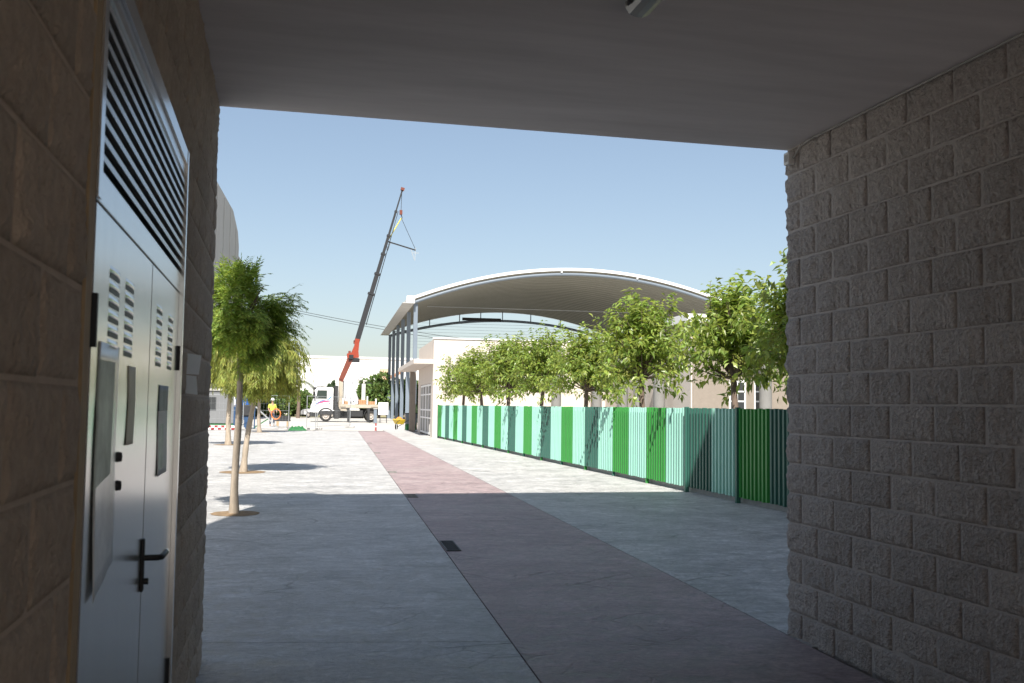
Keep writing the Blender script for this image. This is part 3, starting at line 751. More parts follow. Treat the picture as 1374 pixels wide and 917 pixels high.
# wing
sw = thing('school_wing', 'tan block school wing with white roof edge behind the trees', 'building', (15.1, 34.7, 0), RZ)
part('wall', 'tan_block', sw, (0, 16, 0, .3, -.05, 4.74), (0, .3, .3, 13, -.05, 4.74))
part('roof_edge', 'white_paint', sw, (-.35, 16, -.35, 13, 4.745, 5.06))
part('side_wall_panel', 'white_wall', sw, (-.06, -.004, .05, 13, -.05, 4.6))
for i, x in enumerate((1.75, 2.75, 4.15, 6.4, 8.8)):
    w = MB(); w.box(x-.33, x+.33, -.05, .02, 1.05, 2.62); wn = w.build('window', 'white_paint', sw)
    for r in range(4):
        for c in range(2):
            MB().box(x-.27+c*.28, x-.27+c*.28+.25, -.058, -.045, 1.12+r*.37, 1.12+r*.37+.31).build('pane', 'glass_dark', wn)
colm = MB().lathe([(.23, -.05), (.23, 4.7)], 18).mesh('pillar', 'pillar_grey')
for lx, ly in ((2.55, -.75), (-.55, 2.3), (-.55, 5.0), (-.55, 7.4), (-.9, 10.6), (5.2, -.75), (7.8, -.75)): link('pillar', colm, sw, (lx, ly, 0))
link('pillar', colm, wb, (5.75, -1.4, 0)); link('pillar', colm, wb, (3.9, -1.2, 0)) if False else None

# ------------------------------------------------------------------ far left hall, warehouse, houses
hall = thing('sports_hall', 'tall grey panel clad hall rising behind the feathery trees', 'building', (-6.0, 84, 0), -math.atan(.058))
b = MB()
prof = [(0, -.05), (0, 20.7), (18.6, 20.8), (23.8, 19.5), (25.2, 18.2), (25.2, -.05)]
b.prism(prof, -26, 0, 'x'); b.build('wall', 'panel_grey', hall)
for k in range(1, 5): MB().box(.001, .05, k*5.4-.06, k*5.4+.06, 0, 20.6 if k < 4 else 19.6).build('panel_joint', 'concrete', hall)
part('annex', 'panel_grey', hall, (-26, -.3, 25.205, 38, -.05, 17.6))
wh = thing('warehouse', 'long bright white warehouse behind the crane truck', 'building', (2, 150, 0), 0)
part('wall', 'warehouse', wh, (-70, 34, 0, 30, -.05, 8.3)); part('roof_trim', 'white_paint', wh, (-70.1, 34.1, -.1, 30, 8.305, 8.65))
for k in range(26): MB().box(-69+k*4-.04, -69+k*4+.04, -.03, -.001, 0, 8.3).build('panel_joint', 'concrete', wh)
hs = thing('tan_house', 'tan house with sloping terracotta roof and chimney', 'house', (15.2, 138, 0), 0)
part('wall', 'stucco_tan', hs, (0, 9, 0, 7, -.05, 4.9))
b = MB(); b.prism([(-3.3, 3.6), (4.5, 7.4), (12.3, 3.6), (12.3, 3.85), (4.5, 7.7), (-3.3, 3.85)], -.5, 7.5, 'y'); rf = b.build('roof', 'terracotta', hs)
MB().box(-1.3, -.2, 2, 3, 3.0, 6.6).build('chimney', 'stucco_tan', rf)
for x in (1.5, 4.2): MB().box(x, x+1, -.06, -.003, 2.3, 3.7).build('window', 'glass_dark', hs)
# grey cabin wall left
cb = thing('site_cabin', 'grey flat roofed site cabin behind the temporary fence', 'cabin', (-6.4, 72, 0), 0)
part('wall', 'cabin_grey', cb, (-3, 4.0, 0, 2.4, .1, 2.35)); part('roof', 'concrete', cb, (-3.1, 4.1, -.1, 2.5, 2.355, 2.5)); part('plinth', 'net_green', cb, (-2.9, 3.9, .05, 2.3, -.03, .095))
MB().box(1.2, 2.2, -.03, -.002, 1.0, 1.9).build('window', 'glass_dark', cb)

# verge and hedges
sheet('dry_verge', [(-60, 118), (60, 118), (60, 149), (-60, 149)], -.015, 'dry_verge')
hb = [bush_mesh(5, 2600, .24, 'leaf_hedge', 1, 1, 12), bush_mesh(8, 2600, .24, 'leaf_hedge', 1, 1.1, 12), bush_mesh(12, 1800, .22, 'leaf_dark', .5, 1, 8)]
def bush(name, label, cat, x, y, z, s, v, rz, grp=None, trunk=True):
    t = thing(name, label, cat, (x, y, 0), rz, grp)
    o = link('crown', hb[v], t, (0, 0, z)); o.scale = s; tag(o, kind='stuff')
    MB().tube([(0, 0, -.05), (.05, 0, z*.5), (0, 0, z)], [.16, .12, .08], 7).build('trunk', 'bark_dark', t)
for i, (px, py, Y, s) in enumerate(((494, 531, 118, (1.35, 1.5, 1.9)), (509, 527, 116, (1.9, 1.9, 2.3)), (525, 532, 119, (1.6, 1.6, 2.1)), (545, 533, 121, (2.6, 2, 2.4)), (562, 536, 122, (2.4, 2, 2.2)))):
    p = at(px, py, Y); bush('round_tree', ['round dark green tree showing past the truck load', 'largest round green tree beside the tan house', 'green tree between the blank white board and the canopy columns', 'green tree seen between the slim canopy columns', 'green tree seen past the awning post'][i], 'tree', p.x, p.y, max(p.z, .5*s[2]), s, i % 2, i*1.3, 'green trees beyond the road')
for i, px in enumerate(range(290, 425, 14)):
    p = at(px, 531+3*math.sin(i*2.1), 122+3*math.sin(i)); bush('hedge_bush', 'green bush in the row on the verge beyond the road', 'bush', p.x, p.y, 1.6, (1.7, 1.4, 1.5+.35*math.sin(i*3.3)), i % 2, i*2.2, 'bushes in the hedge beyond the road')
for i, (px, top) in enumerate(((433, 514), (441, 509), (446, 504))):
    p = at(px, 540, 126); zt = at(px, top, 126).z; bush('cypress', ['short narrow cypress above the truck cab', 'middle narrow cypress above the truck cab', 'tallest narrow cypress behind the truck exhaust'][i], 'tree', p.x, p.y, zt*.52, (.9, .9, zt*.5), 2, i, 'cypresses beyond the truck')
# palm
pp = at(401, 512, 110); palm = thing('palm_tree', 'small palm with arching fronds behind the weeping tree', 'palm', (pp.x, pp.y, 0))
MB().tube([(0, 0, -.05), (.05, 0, 1.5), (0, 0, pp.z)], [.22, .18, .16], 8).build('trunk', 'bark_dark', palm)
for k in range(22):
    g = random.Random(k); a = k*2.4; el = g.uniform(.1, 1.2); V = []; F = []; d = Vector((math.cos(a)*math.cos(el), math.sin(a)*math.cos(el), math.sin(el))); pos = Vector((0, 0, pp.z))
    for j in range(14):
        d = (d+Vector((0, 0, -.12))).normalized(); pos = pos+d*.16; s = d.cross(Vector((0, 0, 1))).normalized()
        for q in (-1, 1): leafquad(V, F, pos, s*q+d*.6+Vector((0, 0, -.25)), Vector((0, 0, 1)), .5, .06, .1)
    link('frond', mesh_leaves('frond', V, F, 'leaf_palm'), palm)

# overhead cables
for lab, ya, yb in (('upper overhead cable crossing the sky past the crane boom', 0, 0), ('lower overhead cable crossing the sky past the crane boom', 3.5, 6)):
    A = at(330, 402+ya*.6, 128); B = at(780, 470+yb, 132); b = MB()
    pts = []
    for i in range(25):
        f = i/24; p = A.lerp(B, f); p.z -= 2.0*4*f*(1-f)*.45; pts.append(p)
    b.tube(pts, .032, 5); tag(b.build('overhead_cable', 'dark_grey'), lab, 'cable', 'overhead cables')

# ------------------------------------------------------------------ crane truck (faces -X)
TK = thing('crane_truck', 'white flatbed truck with a tall loader crane raised behind its cab', 'truck', (4.06, 88.0, 0), R(-1.5))
TW = 2.35
def tpart(name, m, *boxes, bev=.02, par=None): return part(name, m, par or TK, *boxes, bev=bev)
cabp = [(-1.28, .62), (-1.30, 1.35), (-1.18, 1.62), (-.98, 2.72), (-.80, 2.96), (.50, 2.98), (.60, 2.90), (.60, 1.05), (.55, .95), (-.55, .95), (-.75, .62)]
b = MB(); b.prism(cabp, .02, TW, 'y'); cabo = b.build('cab', 'white_paint', TK)
MB().prism([(-.86, 1.98), (-.76, 2.72), (.06, 2.72), (.06, 1.98)], .004, .018, 'y').build('side_window', 'glass_cab', cabo)
b = MB(); b.add([(-1.19, .15, 1.66), (-.995, .15, 2.68), (-.995, TW-.15, 2.68), (-1.19, TW-.15, 1.66)], [(0, 1, 2, 3)]); b.build('windscreen', 'glass_cab', cabo)
tpart('sun_visor', 'dark_grey', (-1.10, -.85, .0, TW, 2.80, 2.98), (-.84, .58, .1, TW-.1, 2.985, 3.05), par=cabo)
tpart('bumper', 'dark_grey', (-1.36, -.70, .0, TW, .40, .80), (-.58, .55, .0, .3, .60, .94), par=cabo)
tpart('headlight', 'white_plastic', (-1.375, -1.10, -.01, .25, .82, .98), par=cabo)
tpart('mirror', 'black', (-1.12, -.95, -.22, -.06, 2.0, 2.6), par=cabo)
tpart('door_handle', 'black', (.20, .32, -.005, .018, 1.50, 1.60), bev=.002, par=cabo)
def swoosh(pts, wd, m, nm):
    b = MB(); vs = []
    for i, (x, z) in enumerate(pts):
        w = wd*math.sin(math.pi*(i+.35)/(len(pts)-.3)); vs += [(x, .012, z-w/2), (x, .012, z+w/2)]
    b.add(vs, [(i*2, i*2+2, i*2+3, i*2+1) for i in range(len(pts)-1)]); b.build(nm, m, cabo)
swoosh([(-.95, 1.42), (-.6, 1.62), (-.2, 1.74), (.2, 1.78), (.58, 1.82)], .16, 'stripe_pink', 'pink_stripe')
swoosh([(-1.1, 1.2), (-.8, 1.55), (-.4, 1.8), (.0, 1.9)], .12, 'stripe_blue', 'blue_stripe')
swoosh([(.05, 1.88), (.25, 1.98), (.42, 2.12), (.58, 2.34)], .14, 'stripe_blue', 'blue_stripe')
def wheel(x, y, r):
    o = MB(); Mx = Matrix.Translation((x, y, r)) @ Matrix.Rotation(R(90), 4, 'X')
    o.lathe([(r*.60, -.14), (r*.95, -.14), (r, -.09), (r, .09), (r*.95, .14), (r*.60, .14)], 28, Mx); w = o.build('wheel', 'tyre', TK)
    o = MB(); o.lathe([(.001, .06), (r*.2, .07), (r*.24, .11), (r*.30, .11), (r*.34, .03), (r*.56, .05), (r*.61, .12)], 24, Mx); o.lathe([(r*.61, -.12), (.001, -.1)], 24, Mx); o.build('rim', 'rim', w)
for x in (0, 3.9):
    for y in (.16, TW-.16): wheel(x, y, .50)
b = MB(); b.tube([(.66*math.cos(a), .02, .50+.66*math.sin(a)) for a in [math.pi*i/12 for i in range(13)]], .06, 6); b.tube([(3.9+.62*math.cos(a), .05, .50+.64*math.sin(a)) for a in [math.pi*i/12 for i in range(13)]], .035, 6); b.build('mudguard', 'dark_grey', TK)
tpart('chassis', 'dark_grey', (-.9, 4.55, .75, 1.05, .62, .92), (-.9, 4.55, TW-1.05, TW-.75, .62, .92), (1.9, 3.2, .1, .7, .45, 1.0), (.8, 1.25, .05, .5, .35, 1.1))
tpart('undercarriage', 'black', (.7, 3.3, .55, TW-.2, .30, .90), (3.0, 4.6, .6, TW-.5, .55, 1.15))
tpart('bed', 'truck_tan', (1.25, 4.75, 0, TW, 1.22, 1.40), (1.2, 1.9, .1, TW-.1, .95, 1.215))
tpart('bed_rail', 'truck_tan', (1.25, 4.75, -.04, -.005, 1.30, 1.52))
for x in (1.45, 2.25, 3.55, 4.3): tpart('stake', 'white_paint', (x-.06, x+.06, -.06, .06, 1.53, 2.05 if x != 3.55 else 2.25))
tpart('air_stack', 'dark_grey', (.70, 1.02, .25, 1.9, 1.0, 3.15), (.62, .70, .4, 1.6, 1.0, 2.7))
tpart('crane_post', 'truck_tan', (1.08, 1.42, .75, 1.35, 1.0, 3.75), (1.0, 1.55, .6, 1.6, .9, 1.75))
tpart('crane_cable_guard', 'black', (1.45, 1.52, .8, 1.2, 1.6, 3.6))
b = MB(); b.bar((1.22, .95, 3.55), (2.02, .95, 5.55), .42, .40, w1=.50, h1=.4); b.build('lower_arm', 'crane_brown', TK)
tpart('elbow', 'boom_grey', (1.85, 2.85, .75, 1.2, 5.25, 5.62), (1.9, 2.3, .7, 1.25, 5.5, 5.9))
b = MB(); b.prism([(1.75, 5.60), (1.72, 6.0), (2.1, 6.1), (2.36, 6.75), (2.42, 7.35), (2.80, 7.30), (2.72, 6.2), (2.78, 5.66)], .72, 1.22, 'y'); b.build('upper_arm', 'crane_red', TK)
tpart('winch', 'crane_brown', (1.85, 2.05, .75, 1.2, 6.0, 6.25), (2.28, 2.42, .75, 1.2, 6.9, 7.2))
T0 = Vector((2.55, .97, 7.0)); Tt = at(539.5, 255, 88.9); Tt = TK.matrix_basis.inverted() @ Tt if False else Vector((Tt.x-4.06, .97, Tt.z))
bd = (Tt-T0)
secs = [(0, .32, .46), (.30, .45, .38), (.43, .58, .31), (.56, .70, .25), (.68, .86, .19), (.84, 1.0, .13)]
for i, (f0, f1, w) in enumerate(secs):
    b = MB(); b.bar(T0+bd*f0, T0+bd*f1, w, w); s_ = b.build('boom_section', 'boom_grey', TK)
    b = MB(); b.bar(T0+bd*(f1-.012), T0+bd*f1, w*1.35, w*1.2); b.build('collar', 'boom_grey', s_)
b = MB(); q = bd.cross(Vector((0, 1, 0))).normalized()
b.tube([T0+bd*.12-q*.36, T0+bd*.70-q*.24], .035, 6); b.tube([T0+bd*.45-q*.30, T0+bd*.86-q*.2], .025, 6); b.build('extension_ram', 'boom_grey', TK)
MB().bar(T0+bd*.995, T0+bd*1.012, .34, .3).build('boom_head', 'crane_brown', TK)
# stabilisers
for x in (1.85, 3.55):
    tpart('stabiliser_leg', 'dark_grey', (x-.10, x+.10, -2.3, -2.1, .08, 1.35), (x-.16, x+.16, -2.36, -2.04, 0.02, .08), (x-.08, x+.08, -2.2, .0, 1.02, 1.18), bev=.01)
tpart('stabiliser_beam', 'truck_tan', (1.6, 3.75, -2.32, -2.08, 1.22, 1.42))
tpart('tool_box', 'dark_grey', (.72, 1.12, -.05, .5, .25, 1.3))
# load
cl = MB(); n = 40; vs = []; fs = []
for k in range(9):
    f = k/8
    for i in range(n):
        a = 6.283*i/n; rp = 1+.16*f*math.sin(a*7+.6)+.06*math.sin(a*3); rx_ = (.10+.52*f**.8)*rp; ry = (.10+.55*f**.8)*rp
        vs.append((2.02+.28*f+rx_*math.cos(a), 1.1+ry*math.sin(a), 3.95-(2.25+.16*math.sin(a*5))*f))
for k in range(8):
    for i in range(n): fs.append((k*n+i, k*n+(i+1) % n, (k+1)*n+(i+1) % n, (k+1)*n+i))
cl.add(vs, fs, True); cl.add(vs[:n], [tuple(range(n))])
o = cl.build('tarpaulin', 'cloth_white', None, (4.06, 88.0, 0)); tag(o, 'white draped cloth hung over the truck bed', 'tarpaulin')
for i, (x0, x1, z1) in enumerate(((2.85, 3.45, 1.95), (3.62, 4.28, 1.80), (1.5, 1.9, 1.75))):
    t = thing('pallet_load', ['taller stack of tan blocks on the truck bed', 'lower stack of tan blocks at the truck tail', 'small stack of blocks under the crane post'][i], 'blocks', (4.06, 88.0, 0))
    k = 0; z = 1.41
    while z < z1-.05:
        nn = 4
        for j in range(nn): MB().box(x0+(x1-x0)*j/nn+.008, x0+(x1-x0)*(j+1)/nn-.008, .15, 1.9, z, z+.125, bev=.006).build('block', 'brick_load', t)
        z += .135
gp = thing('grab_arm', 'white post with a wire hoop standing on the truck bed', 'post', (4.06+3.28, 88.9, 1.4))
MB().box(-.15, .15, -.15, .15, 0, 1.95, bev=.02).build('post', 'white_paint', gp)
b = MB(); b.tube([(-.95, 0, 1.95), (-.95, 0, 2.15), (-.4, 0, 2.2), (.5, 0, 2.1), (.75, 0, 1.98)], .022, 6); b.tube([(-.9, 0, 2.0), (.6, 0, 2.0)], .02, 6); b.tube([(-.35+.32*math.cos(a)+.15, 0, 2.2+.32*math.sin(a)) for a in [math.pi*i/10 for i in range(11)]], .03, 6); b.build('hoop', 'dark_grey', gp)
# hook, slings, beam
hk = thing('crane_hook', 'red crane hook block hanging on its wire from the boom tip', 'hook', (0, 0, 0))
tip = Vector((Tt.x+4.06, 88.97, Tt.z)); h1 = at(538, 285, 88.97); h2 = at(538.5, 293, 88.97)
MB().tube([tip, h1], .022, 6).build('wire', 'dark_grey', hk)
MB().bar(h1+Vector((0, 0, .18)), h1-Vector((0, 0, .22)), .24, .24).build('hook_block', 'crane_brown', hk)
MB().tube([h1-Vector((0, 0, .2)), h2+Vector((.06, 0, .1)), h2+Vector((.05, 0, -.05)), h2+Vector((-.06, 0, 0))], .04, 6).build('hook', 'dark_grey', hk)
bA = at(519, 324, 88.97); bB = at(557.5, 336, 88.97)
lb2 = thing('lifted_beam', 'slim grey steel beam hanging tilted from the crane slings', 'beam', (0, 0, 0))
MB().bar(bA, bB, .11, .11).build('beam', 'boom_grey', lb2)
for p, s in ((bA, 1), (bB, -1)):
    b = MB(); b.bar(p+Vector((.0, 0, .2)), p+Vector((.05*s, 0, -.95)), .05, .06); b.bar(p+Vector((.38*s, 0, .0)), p+Vector((.10*s, 0, -.85)), .05, .05); b.bar(p+Vector((-.25, 0, -.25)), p+Vector((.3, 0, -.25)), .05, .05); b.build('end_bracket', 'galv', lb2)
tag(MB().tube([h2, bA+Vector((.1, 0, .08))], .045, 6).build('sling', 'yellow_sling'), 'yellow lifting sling between crane hook and beam', 'sling')
tag(MB().tube([h2, bB+Vector((0, 0, .06))], .022, 6).build('sling', 'dark_grey'), 'thin dark lifting sling between crane hook and beam', 'sling')

# ------------------------------------------------------------------ car behind the truck
cp = at(404, 548, 112)
car = thing('parked_car', 'small white car parked behind the truck cab', 'car', (cp.x, 112, 0))
b = MB(); b.prism([(0, .35), (0, .75), (.25, .92), (1.0, 1.0), (1.5, 1.45), (2.9, 1.5), (3.6, 1.05), (4.1, .95), (4.15, .35)], 0, 1.7, 'y'); b.build('body', 'white_paint', car)
MB().prism([(1.12, 1.0), (1.56, 1.38), (2.15, 1.41), (2.15, 1.0)], -.006, -.001, 'y').build('window', 'glass_dark', car); MB().prism([(2.22, 1.0), (2.22, 1.41), (2.85, 1.43), (3.4, 1.05)], -.006, -.001, 'y').build('window', 'glass_dark', car)
for x in (.8, 3.3):
    for y in (.1, 1.6):
        Mx = Matrix.Translation((x, y, .31)) @ Matrix.Rotation(R(90), 4, 'X'); w = MB().lathe([(.001, -.1), (.28, -.1), (.31, -.07), (.31, .07), (.28, .1), (.18, .1)], 18, Mx).build('wheel', 'tyre', car)
        MB().lathe([(.001, .09), (.18, .105)], 14, Mx).build('rim', 'rim', w)
MB().box(-.01, .1, .12, .45, .62, .76).build('headlight', 'glass_dark', car)

# ------------------------------------------------------------------ site clutter
# temporary fence panels
def tfence(x0, x1, y0, y1, label):
    A = Vector((x0, y0, 0)); B = Vector((x1, y1, 0)); t = thing('site_fence_panel', label, 'fence', A, math.atan2(y1-y0, x1-x0), 'temporary mesh fence panels'); L = (B-A).length
    for x in (0.03, L-.03): MB().tube([(x, 0, .1), (x, 0, 2.0)], .021, 7).build('post', 'galv', t)
    for z in (.18, 1.98, 1.1): MB().tube([(0.03, 0, z), (L-.03, 0, z)], .013 if z != 1.1 else .007, 6).build('rail', 'galv', t)
    b = MB()
    n = int(L/.22)
    for i in range(1, n): b.tube([(L*i/n, 0, .18), (L*i/n, 0, 1.98)], .0025, 4, False)
    for z in (.6, 1.5): b.tube([(0, 0, z), (L, 0, z)], .003, 4, False)
    b.build('mesh_infill', 'galv', t)
    for x in (.05, L-.05): MB().box(x-.1, x+.1, -.3, .3, 0, .11, bev=.015).build('foot', 'concrete', t)
X = lambda px, Y: at(px, 560, Y).x
tfence(X(266, 59.5), X(327, 60), 59.5, 60, 'mesh fence panel behind the red and white boards')
tfence(X(328, 61.5), X(388, 60), 61.8, 60, 'mesh fence panel behind the grey loading ramp')
tfence(X(411, 60), X(424, 60), 60.0, 59.8, 'narrow mesh fence panel before the truck cab')
tfence(X(424, 60)+.1, X(470, 66), 61.0, 66, 'mesh fence panel swung open towards the truck')
# red and white boards
bb = thing('barrier_board', 'low red and white checked barrier boards on the paving', 'barrier', (X(279, 57.6), 57.7, 0))
for i in range(9):
    for k in range(2): MB().box(i*.18, i*.18+.175, -.03, .03, .02+k*.12, .135+k*.12).build('check_panel', 'red' if (i+k) % 2 else 'white_paint', bb)
part('foot', 'dark_grey', bb, (.1, .3, -.15, .15, -.01, .018), (1.2, 1.4, -.15, .15, -.01, .018))
# green netting
b = MB(); n = 26; mrow = 14; vs = []
x0 = X(387, 58.8)
for i in range(n+1):
    for k in range(mrow+1):
        u, v = i/n, k/mrow; e = (math.sin(math.pi*u)*math.sin(math.pi*v))**.6
        vs.append((x0+1.05*u, 58.6+.8*v, -.02+.30*e*(.55+.8*noise.noise(Vector((u*7, v*6, 3)))) + .03*e))
b.add(vs, [(i*(mrow+1)+k, (i+1)*(mrow+1)+k, (i+1)*(mrow+1)+k+1, i*(mrow+1)+k+1) for i in range(n) for k in range(mrow)])
tag(b.build('netting_heap', 'net_green'), 'crumpled heap of green netting by the mesh fence', 'netting')
# blue tank on trestle
ts = thing('steel_trestle', 'dark blue steel trestle with cross braces under the blue tank', 'trestle', (X(313, 63), 63, 0))
for x in (.06, .95):
    for y in (0, .7): MB().box(x-.05, x+.05, y-.05, y+.05, 0, 1.22).build('leg', 'blue_steel', ts)
MB().box(0, 1.01, -.06, .76, 1.221, 1.30).build('top_frame', 'blue_steel', ts)
MB().bar((.06, -.06, .2), (.95, -.06, 1.15), .05, .03).build('brace', 'blue_steel', ts); MB().box(.11, .9, -.05, -.01, .55, .62).build('brace', 'blue_steel', ts)
tk = thing('water_tank', 'bright blue plastic tank standing on the steel trestle', 'tank', (X(313, 63), 63, 1.30))
MB().box(.1, .92, 0, .7, .001, .68, bev=.06).build('body', 'blue_plastic', tk); MB().lathe([(.12, .68), (.12, .74), (.001, .74)], 14, Matrix.Translation((.5, .35, 0))).build('lid', 'white_plastic', tk); MB().box(.03, .10, -.02, .05, .1, .6).build('label_plate', 'white_paint', tk)
# loading ramp / conveyor
rp = thing('loading_ramp', 'grey steel conveyor ramp sloping down to the paving', 'ramp', (0, 0, 0))
A = at(343, 546, 61.2); Bq = at(373, 577.5, 61.2); Bq.z = .05
for dy in (0, .6): MB().bar(A+Vector((0, dy, 0)), Bq+Vector((0, dy, 0)), .07, .05).build('side_rail', 'galv', rp)
b = MB(); b.add([A+Vector((0, .05, -.03)), A+Vector((0, .57, -.03)), Bq+Vector((0, .57, -.01)), Bq+Vector((0, .05, -.01))], [(0, 1, 2, 3)]); b.build('belt', 'dark_grey', rp)
Am = A.lerp(Bq, .55)
for dy in (0, .6):
    MB().bar(A+Vector((-.05, dy, 0)), (A.x-.05, A.y+dy, 0), .06, .06).build('leg', 'blue_steel', rp); MB().bar(Am+Vector((0, dy, -.03)), (A.x-.1, A.y+dy, .03), .06, .05).build('brace', 'net_green', rp)
MB().box(A.x-.75, A.x-.1, A.y, A.y+.6, .75, 1.42, bev=.05).build('motor_housing', 'dark_grey', rp)
MB().box(A.x-.65, A.x-.2, A.y+.1, A.y+.5, 0, .745).build('motor_stand', 'blue_steel', rp)
# boards stack behind
bs = thing('board_stack', 'low stack of dark grey boards behind the orange hose', 'boards', (X(369, 66), 66, 0))
for i in range(6): MB().box(0+.02*(i % 2), 1.0-.02*(i % 3), 0, .7, .38+i*.06, .435+i*.06).build('board', 'dark_grey', bs)
part('bearer', 'wood_strip', bs, (.1, .25, 0, .7, 0, .379), (.75, .9, 0, .7, 0, .379))
# hose
hp_ = at(370.5, 556, 62.8); b = MB(); pts = []
for i in range(150):
    a = i*.262; r = .27+.02*math.sin(i*.31); pts.append((hp_.x+r*math.cos(a), 62.8+.05*math.sin(a*.17)+.10*math.sin(i*.05), max(.03, hp_.z+r*1.15*math.sin(a))))
b.tube(pts, .018, 6); tag(b.build('hose_coil', 'hose_orange'), 'orange hose coil hung beside the conveyor ramp', 'hose')
# worker
wp = at(365.6, 540, 68)
man = thing('person', 'person in yellow hi-vis vest and white helmet by the ramp', 'person', (wp.x, 68, 0), R(200))
def skinned(name, pts, edges, m, parent, root=0, sub=1):
    me = bpy.data.meshes.new(name); me.from_pydata([p[:3] for p in pts], edges, []); me.materials.append(MATS[m])
    o = link(name, me, parent); sk = o.modifiers.new('skin', 'SKIN'); sk.use_smooth_shade = True
    for i, p in enumerate(pts): me.skin_vertices[0].data[i].radius = (p[3], p[4] if len(p) > 4 else p[3]); me.skin_vertices[0].data[i].use_root = (i == root)
    ss = o.modifiers.new('sub', 'SUBSURF'); ss.levels = sub; ss.render_levels = sub; return o
P = [(0, 0, .95, .15, .11), (0, 0, 1.15, .14, .10), (0, 0, 1.38, .17, .11), (0, 0, 1.50, .06), (0, .01, 1.58, .065), (0, .02, 1.68, .085), (0, .02, 1.75, .06),
     (.10, 0, .88, .09), (.12, .02, .50, .065), (.12, -.02, .10, .045), (.12, .12, .04, .045, .03), (-.10, 0, .88, .09), (-.13, .03, .50, .065), (-.13, -.02, .10, .045), (-.13, .12, .04, .045, .03),
     (.21, 0, 1.42, .06), (.27, .02, 1.16, .048), (.24, .20, .98, .036), (.23, .27, .95, .035), (-.21, 0, 1.42, .06), (-.28, .0, 1.16, .048), (-.25, .16, .96, .036), (-.24, .23, .92, .035)]
Ed = [(0, 1), (1, 2), (2, 3), (3, 4), (4, 5), (5, 6), (0, 7), (7, 8), (8, 9), (9, 10), (0, 11), (11, 12), (12, 13), (13, 14), (2, 15), (15, 16), (16, 17), (17, 18), (2, 19), (19, 20), (20, 21), (21, 22)]
body = skinned('body', P, Ed, 'skin', man)
skinned('trousers', [(0, 0, .98, .155, .118), (0, 0, .92, .15, .115), (.10, 0, .86, .10), (.12, .02, .50, .075), (.12, -.02, .12, .062), (-.10, 0, .86, .10), (-.13, .03, .50, .075), (-.13, -.02, .12, .062)], [(0, 1), (1, 2), (2, 3), (3, 4), (1, 5), (5, 6), (6, 7)], 'trousers', man)
skinned('vest', [(0, 0, .93, .17, .135), (0, 0, 1.15, .165, .125), (0, 0, 1.36, .185, .125), (0, 0, 1.47, .09, .08), (.20, 0, 1.42, .075), (.265, .015, 1.18, .062), (-.20, 0, 1.42, .075), (-.275, .0, 1.18, .062)], [(0, 1), (1, 2), (2, 3), (2, 4), (4, 5), (2, 6), (6, 7)], 'hivis', man)
MB().lathe([(.145, 1.735), (.125, 1.745), (.118, 1.80), (.085, 1.86), (.001, 1.885)], 16, Matrix.Translation((0, .02, 0))).build('helmet', 'white_plastic', man)
# wheelbarrow
wbx = X(536, 60.5)
wr = thing('wheelbarrow', 'yellow wheelbarrow loaded with orange rubble beside the red walkway end', 'wheelbarrow', (wbx, 60.5, 0), R(10))
b = MB(); b.add([(-.30, -.35, .62), (.30, -.35, .62), (.32, .45, .66), (-.32, .45, .66), (-.2, -.2, .36), (.2, -.2, .36), (.2, .25, .36), (-.2, .25, .36)], [(0, 1, 5, 4), (1, 2, 6, 5), (2, 3, 7, 6), (3, 0, 4, 7), (4, 5, 6, 7)]); o = b.build('tray', 'barrow_yellow', wr); o.modifiers.new('t', 'SOLIDIFY').thickness = .015
Mx = Matrix.Translation((0, .62, .19)) @ Matrix.Rotation(R(90), 4, 'Y'); w = MB().lathe([(.10, -.04), (.17, -.045), (.19, 0), (.17, .045), (.10, .04)], 18, Mx).build('wheel', 'tyre', wr); MB().lathe([(.001, .03), (.10, .035)], 12, Mx).build('rim', 'rim', w)
for s in (-1, 1):
    MB().tube([(s*.07, .62, .19), (s*.2, .1, .34), (s*.26, -.5, .52), (s*.27, -.95, .62)], .017, 7).build('handle', 'dark_grey', wr); MB().tube([(s*.22, -.15, .38), (s*.25, -.28, .01)], .016, 7).build('leg', 'galv', wr)
b = MB(); vs = []; n = 10
for i in range(n+1):
    for k in range(n+1):
        u, v = i/n, k/n; e = math.sin(math.pi*u)*math.sin(math.pi*v); vs.append((-.27+.54*u, -.30+.7*v, .56+.24*e+.06*noise.noise(Vector((u*9, v*9, 1)))))
b.add(vs, [(i*(n+1)+k, (i+1)*(n+1)+k, (i+1)*(n+1)+k+1, i*(n+1)+k+1) for i in range(n) for k in range(n)]); tag(b.build('rubble_heap', 'barrow_orange', None, None), 'orange rubble heaped in the yellow wheelbarrow', 'rubble')
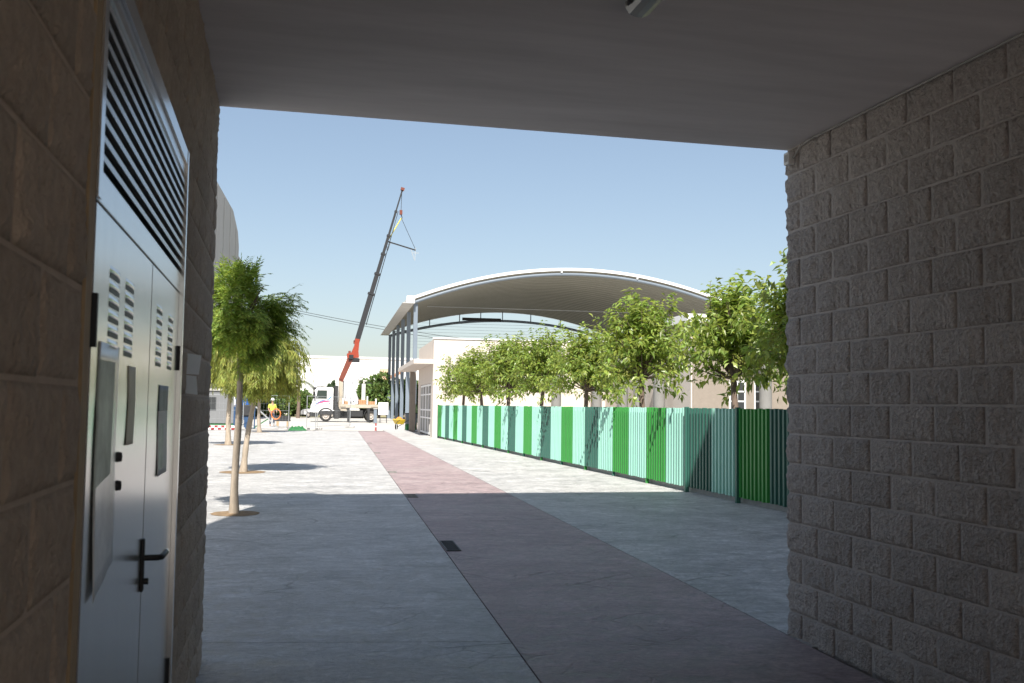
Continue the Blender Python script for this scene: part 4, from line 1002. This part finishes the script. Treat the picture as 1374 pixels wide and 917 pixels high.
ro_ = bpy.data.objects['rubble_heap']; ro_.location = (wbx, 60.5, 0); ro_.rotation_euler.z = R(10)
# skip bin by the doorway, with shrub
sk = thing('waste_bin', 'dark grey tapered bin with green base beside the white doorway', 'bin', (X(552, 60), 60.3, 0))
b = MB(); b.add([(-.30, -.3, .38), (.30, -.3, .38), (.30, .3, .38), (-.30, .3, .38), (-.36, -.36, .98), (.36, -.36, .98), (.36, .36, .98), (-.36, .36, .98)], [(0, 3, 2, 1), (4, 5, 6, 7), (0, 1, 5, 4), (1, 2, 6, 5), (2, 3, 7, 6), (3, 0, 4, 7)]); b.build('body', 'steel_blue', sk)
MB().box(-.31, .31, -.31, .31, .02, .379, bev=.03).build('base', 'net_green', sk); MB().box(-.38, .38, -.38, .38, .981, 1.04, bev=.02).build('rim', 'dark_grey', sk)
p = at(557, 552, 63); bush('shrub', 'dark green shrub behind the tapered grey bin', 'shrub', p.x, 63, 1.0, (.42, .42, .75), 2, 1)
# bollard, cabinet, sign
bo = thing('bollard', 'short red and white post at the end of the red walkway', 'bollard', (X(505, 59), 59.2, 0))
MB().lathe([(.065, -.01), (.05, .03), (.045, .2)], 14).build('lower_band', 'red', bo); MB().lathe([(.0452, .2), (.0452, .27)], 14).build('white_band', 'white_paint', bo); MB().lathe([(.045, .27), (.045, .4), (.03, .43), (.001, .44)], 14).build('top', 'red', bo)
ca = thing('utility_cabinet', 'grey pillar cabinet behind the truck tail', 'cabinet', (X(503.5, 82), 82, 0))
MB().box(-.13, .13, -.15, .15, .0, 1.15, bev=.03).build('body', 'steel_blue', ca); MB().box(-.17, .17, -.19, .19, 1.151, 1.22, bev=.02).build('cap', 'concrete', ca); MB().box(-.3, .3, -.2, .2, -.02, -.001).build('plinth', 'concrete', ca)
sg = thing('white_board', 'blank white board on two legs between truck and canopy columns', 'sign', (X(514, 85), 85, 0))
MB().box(-.42, .42, -.02, .02, .68, 1.72).build('panel', 'white_paint', sg)
for x in (-.25, .3): MB().box(x-.03, x+.03, .021, .06, -.01, 1.6).build('leg', 'dark_grey', sg)
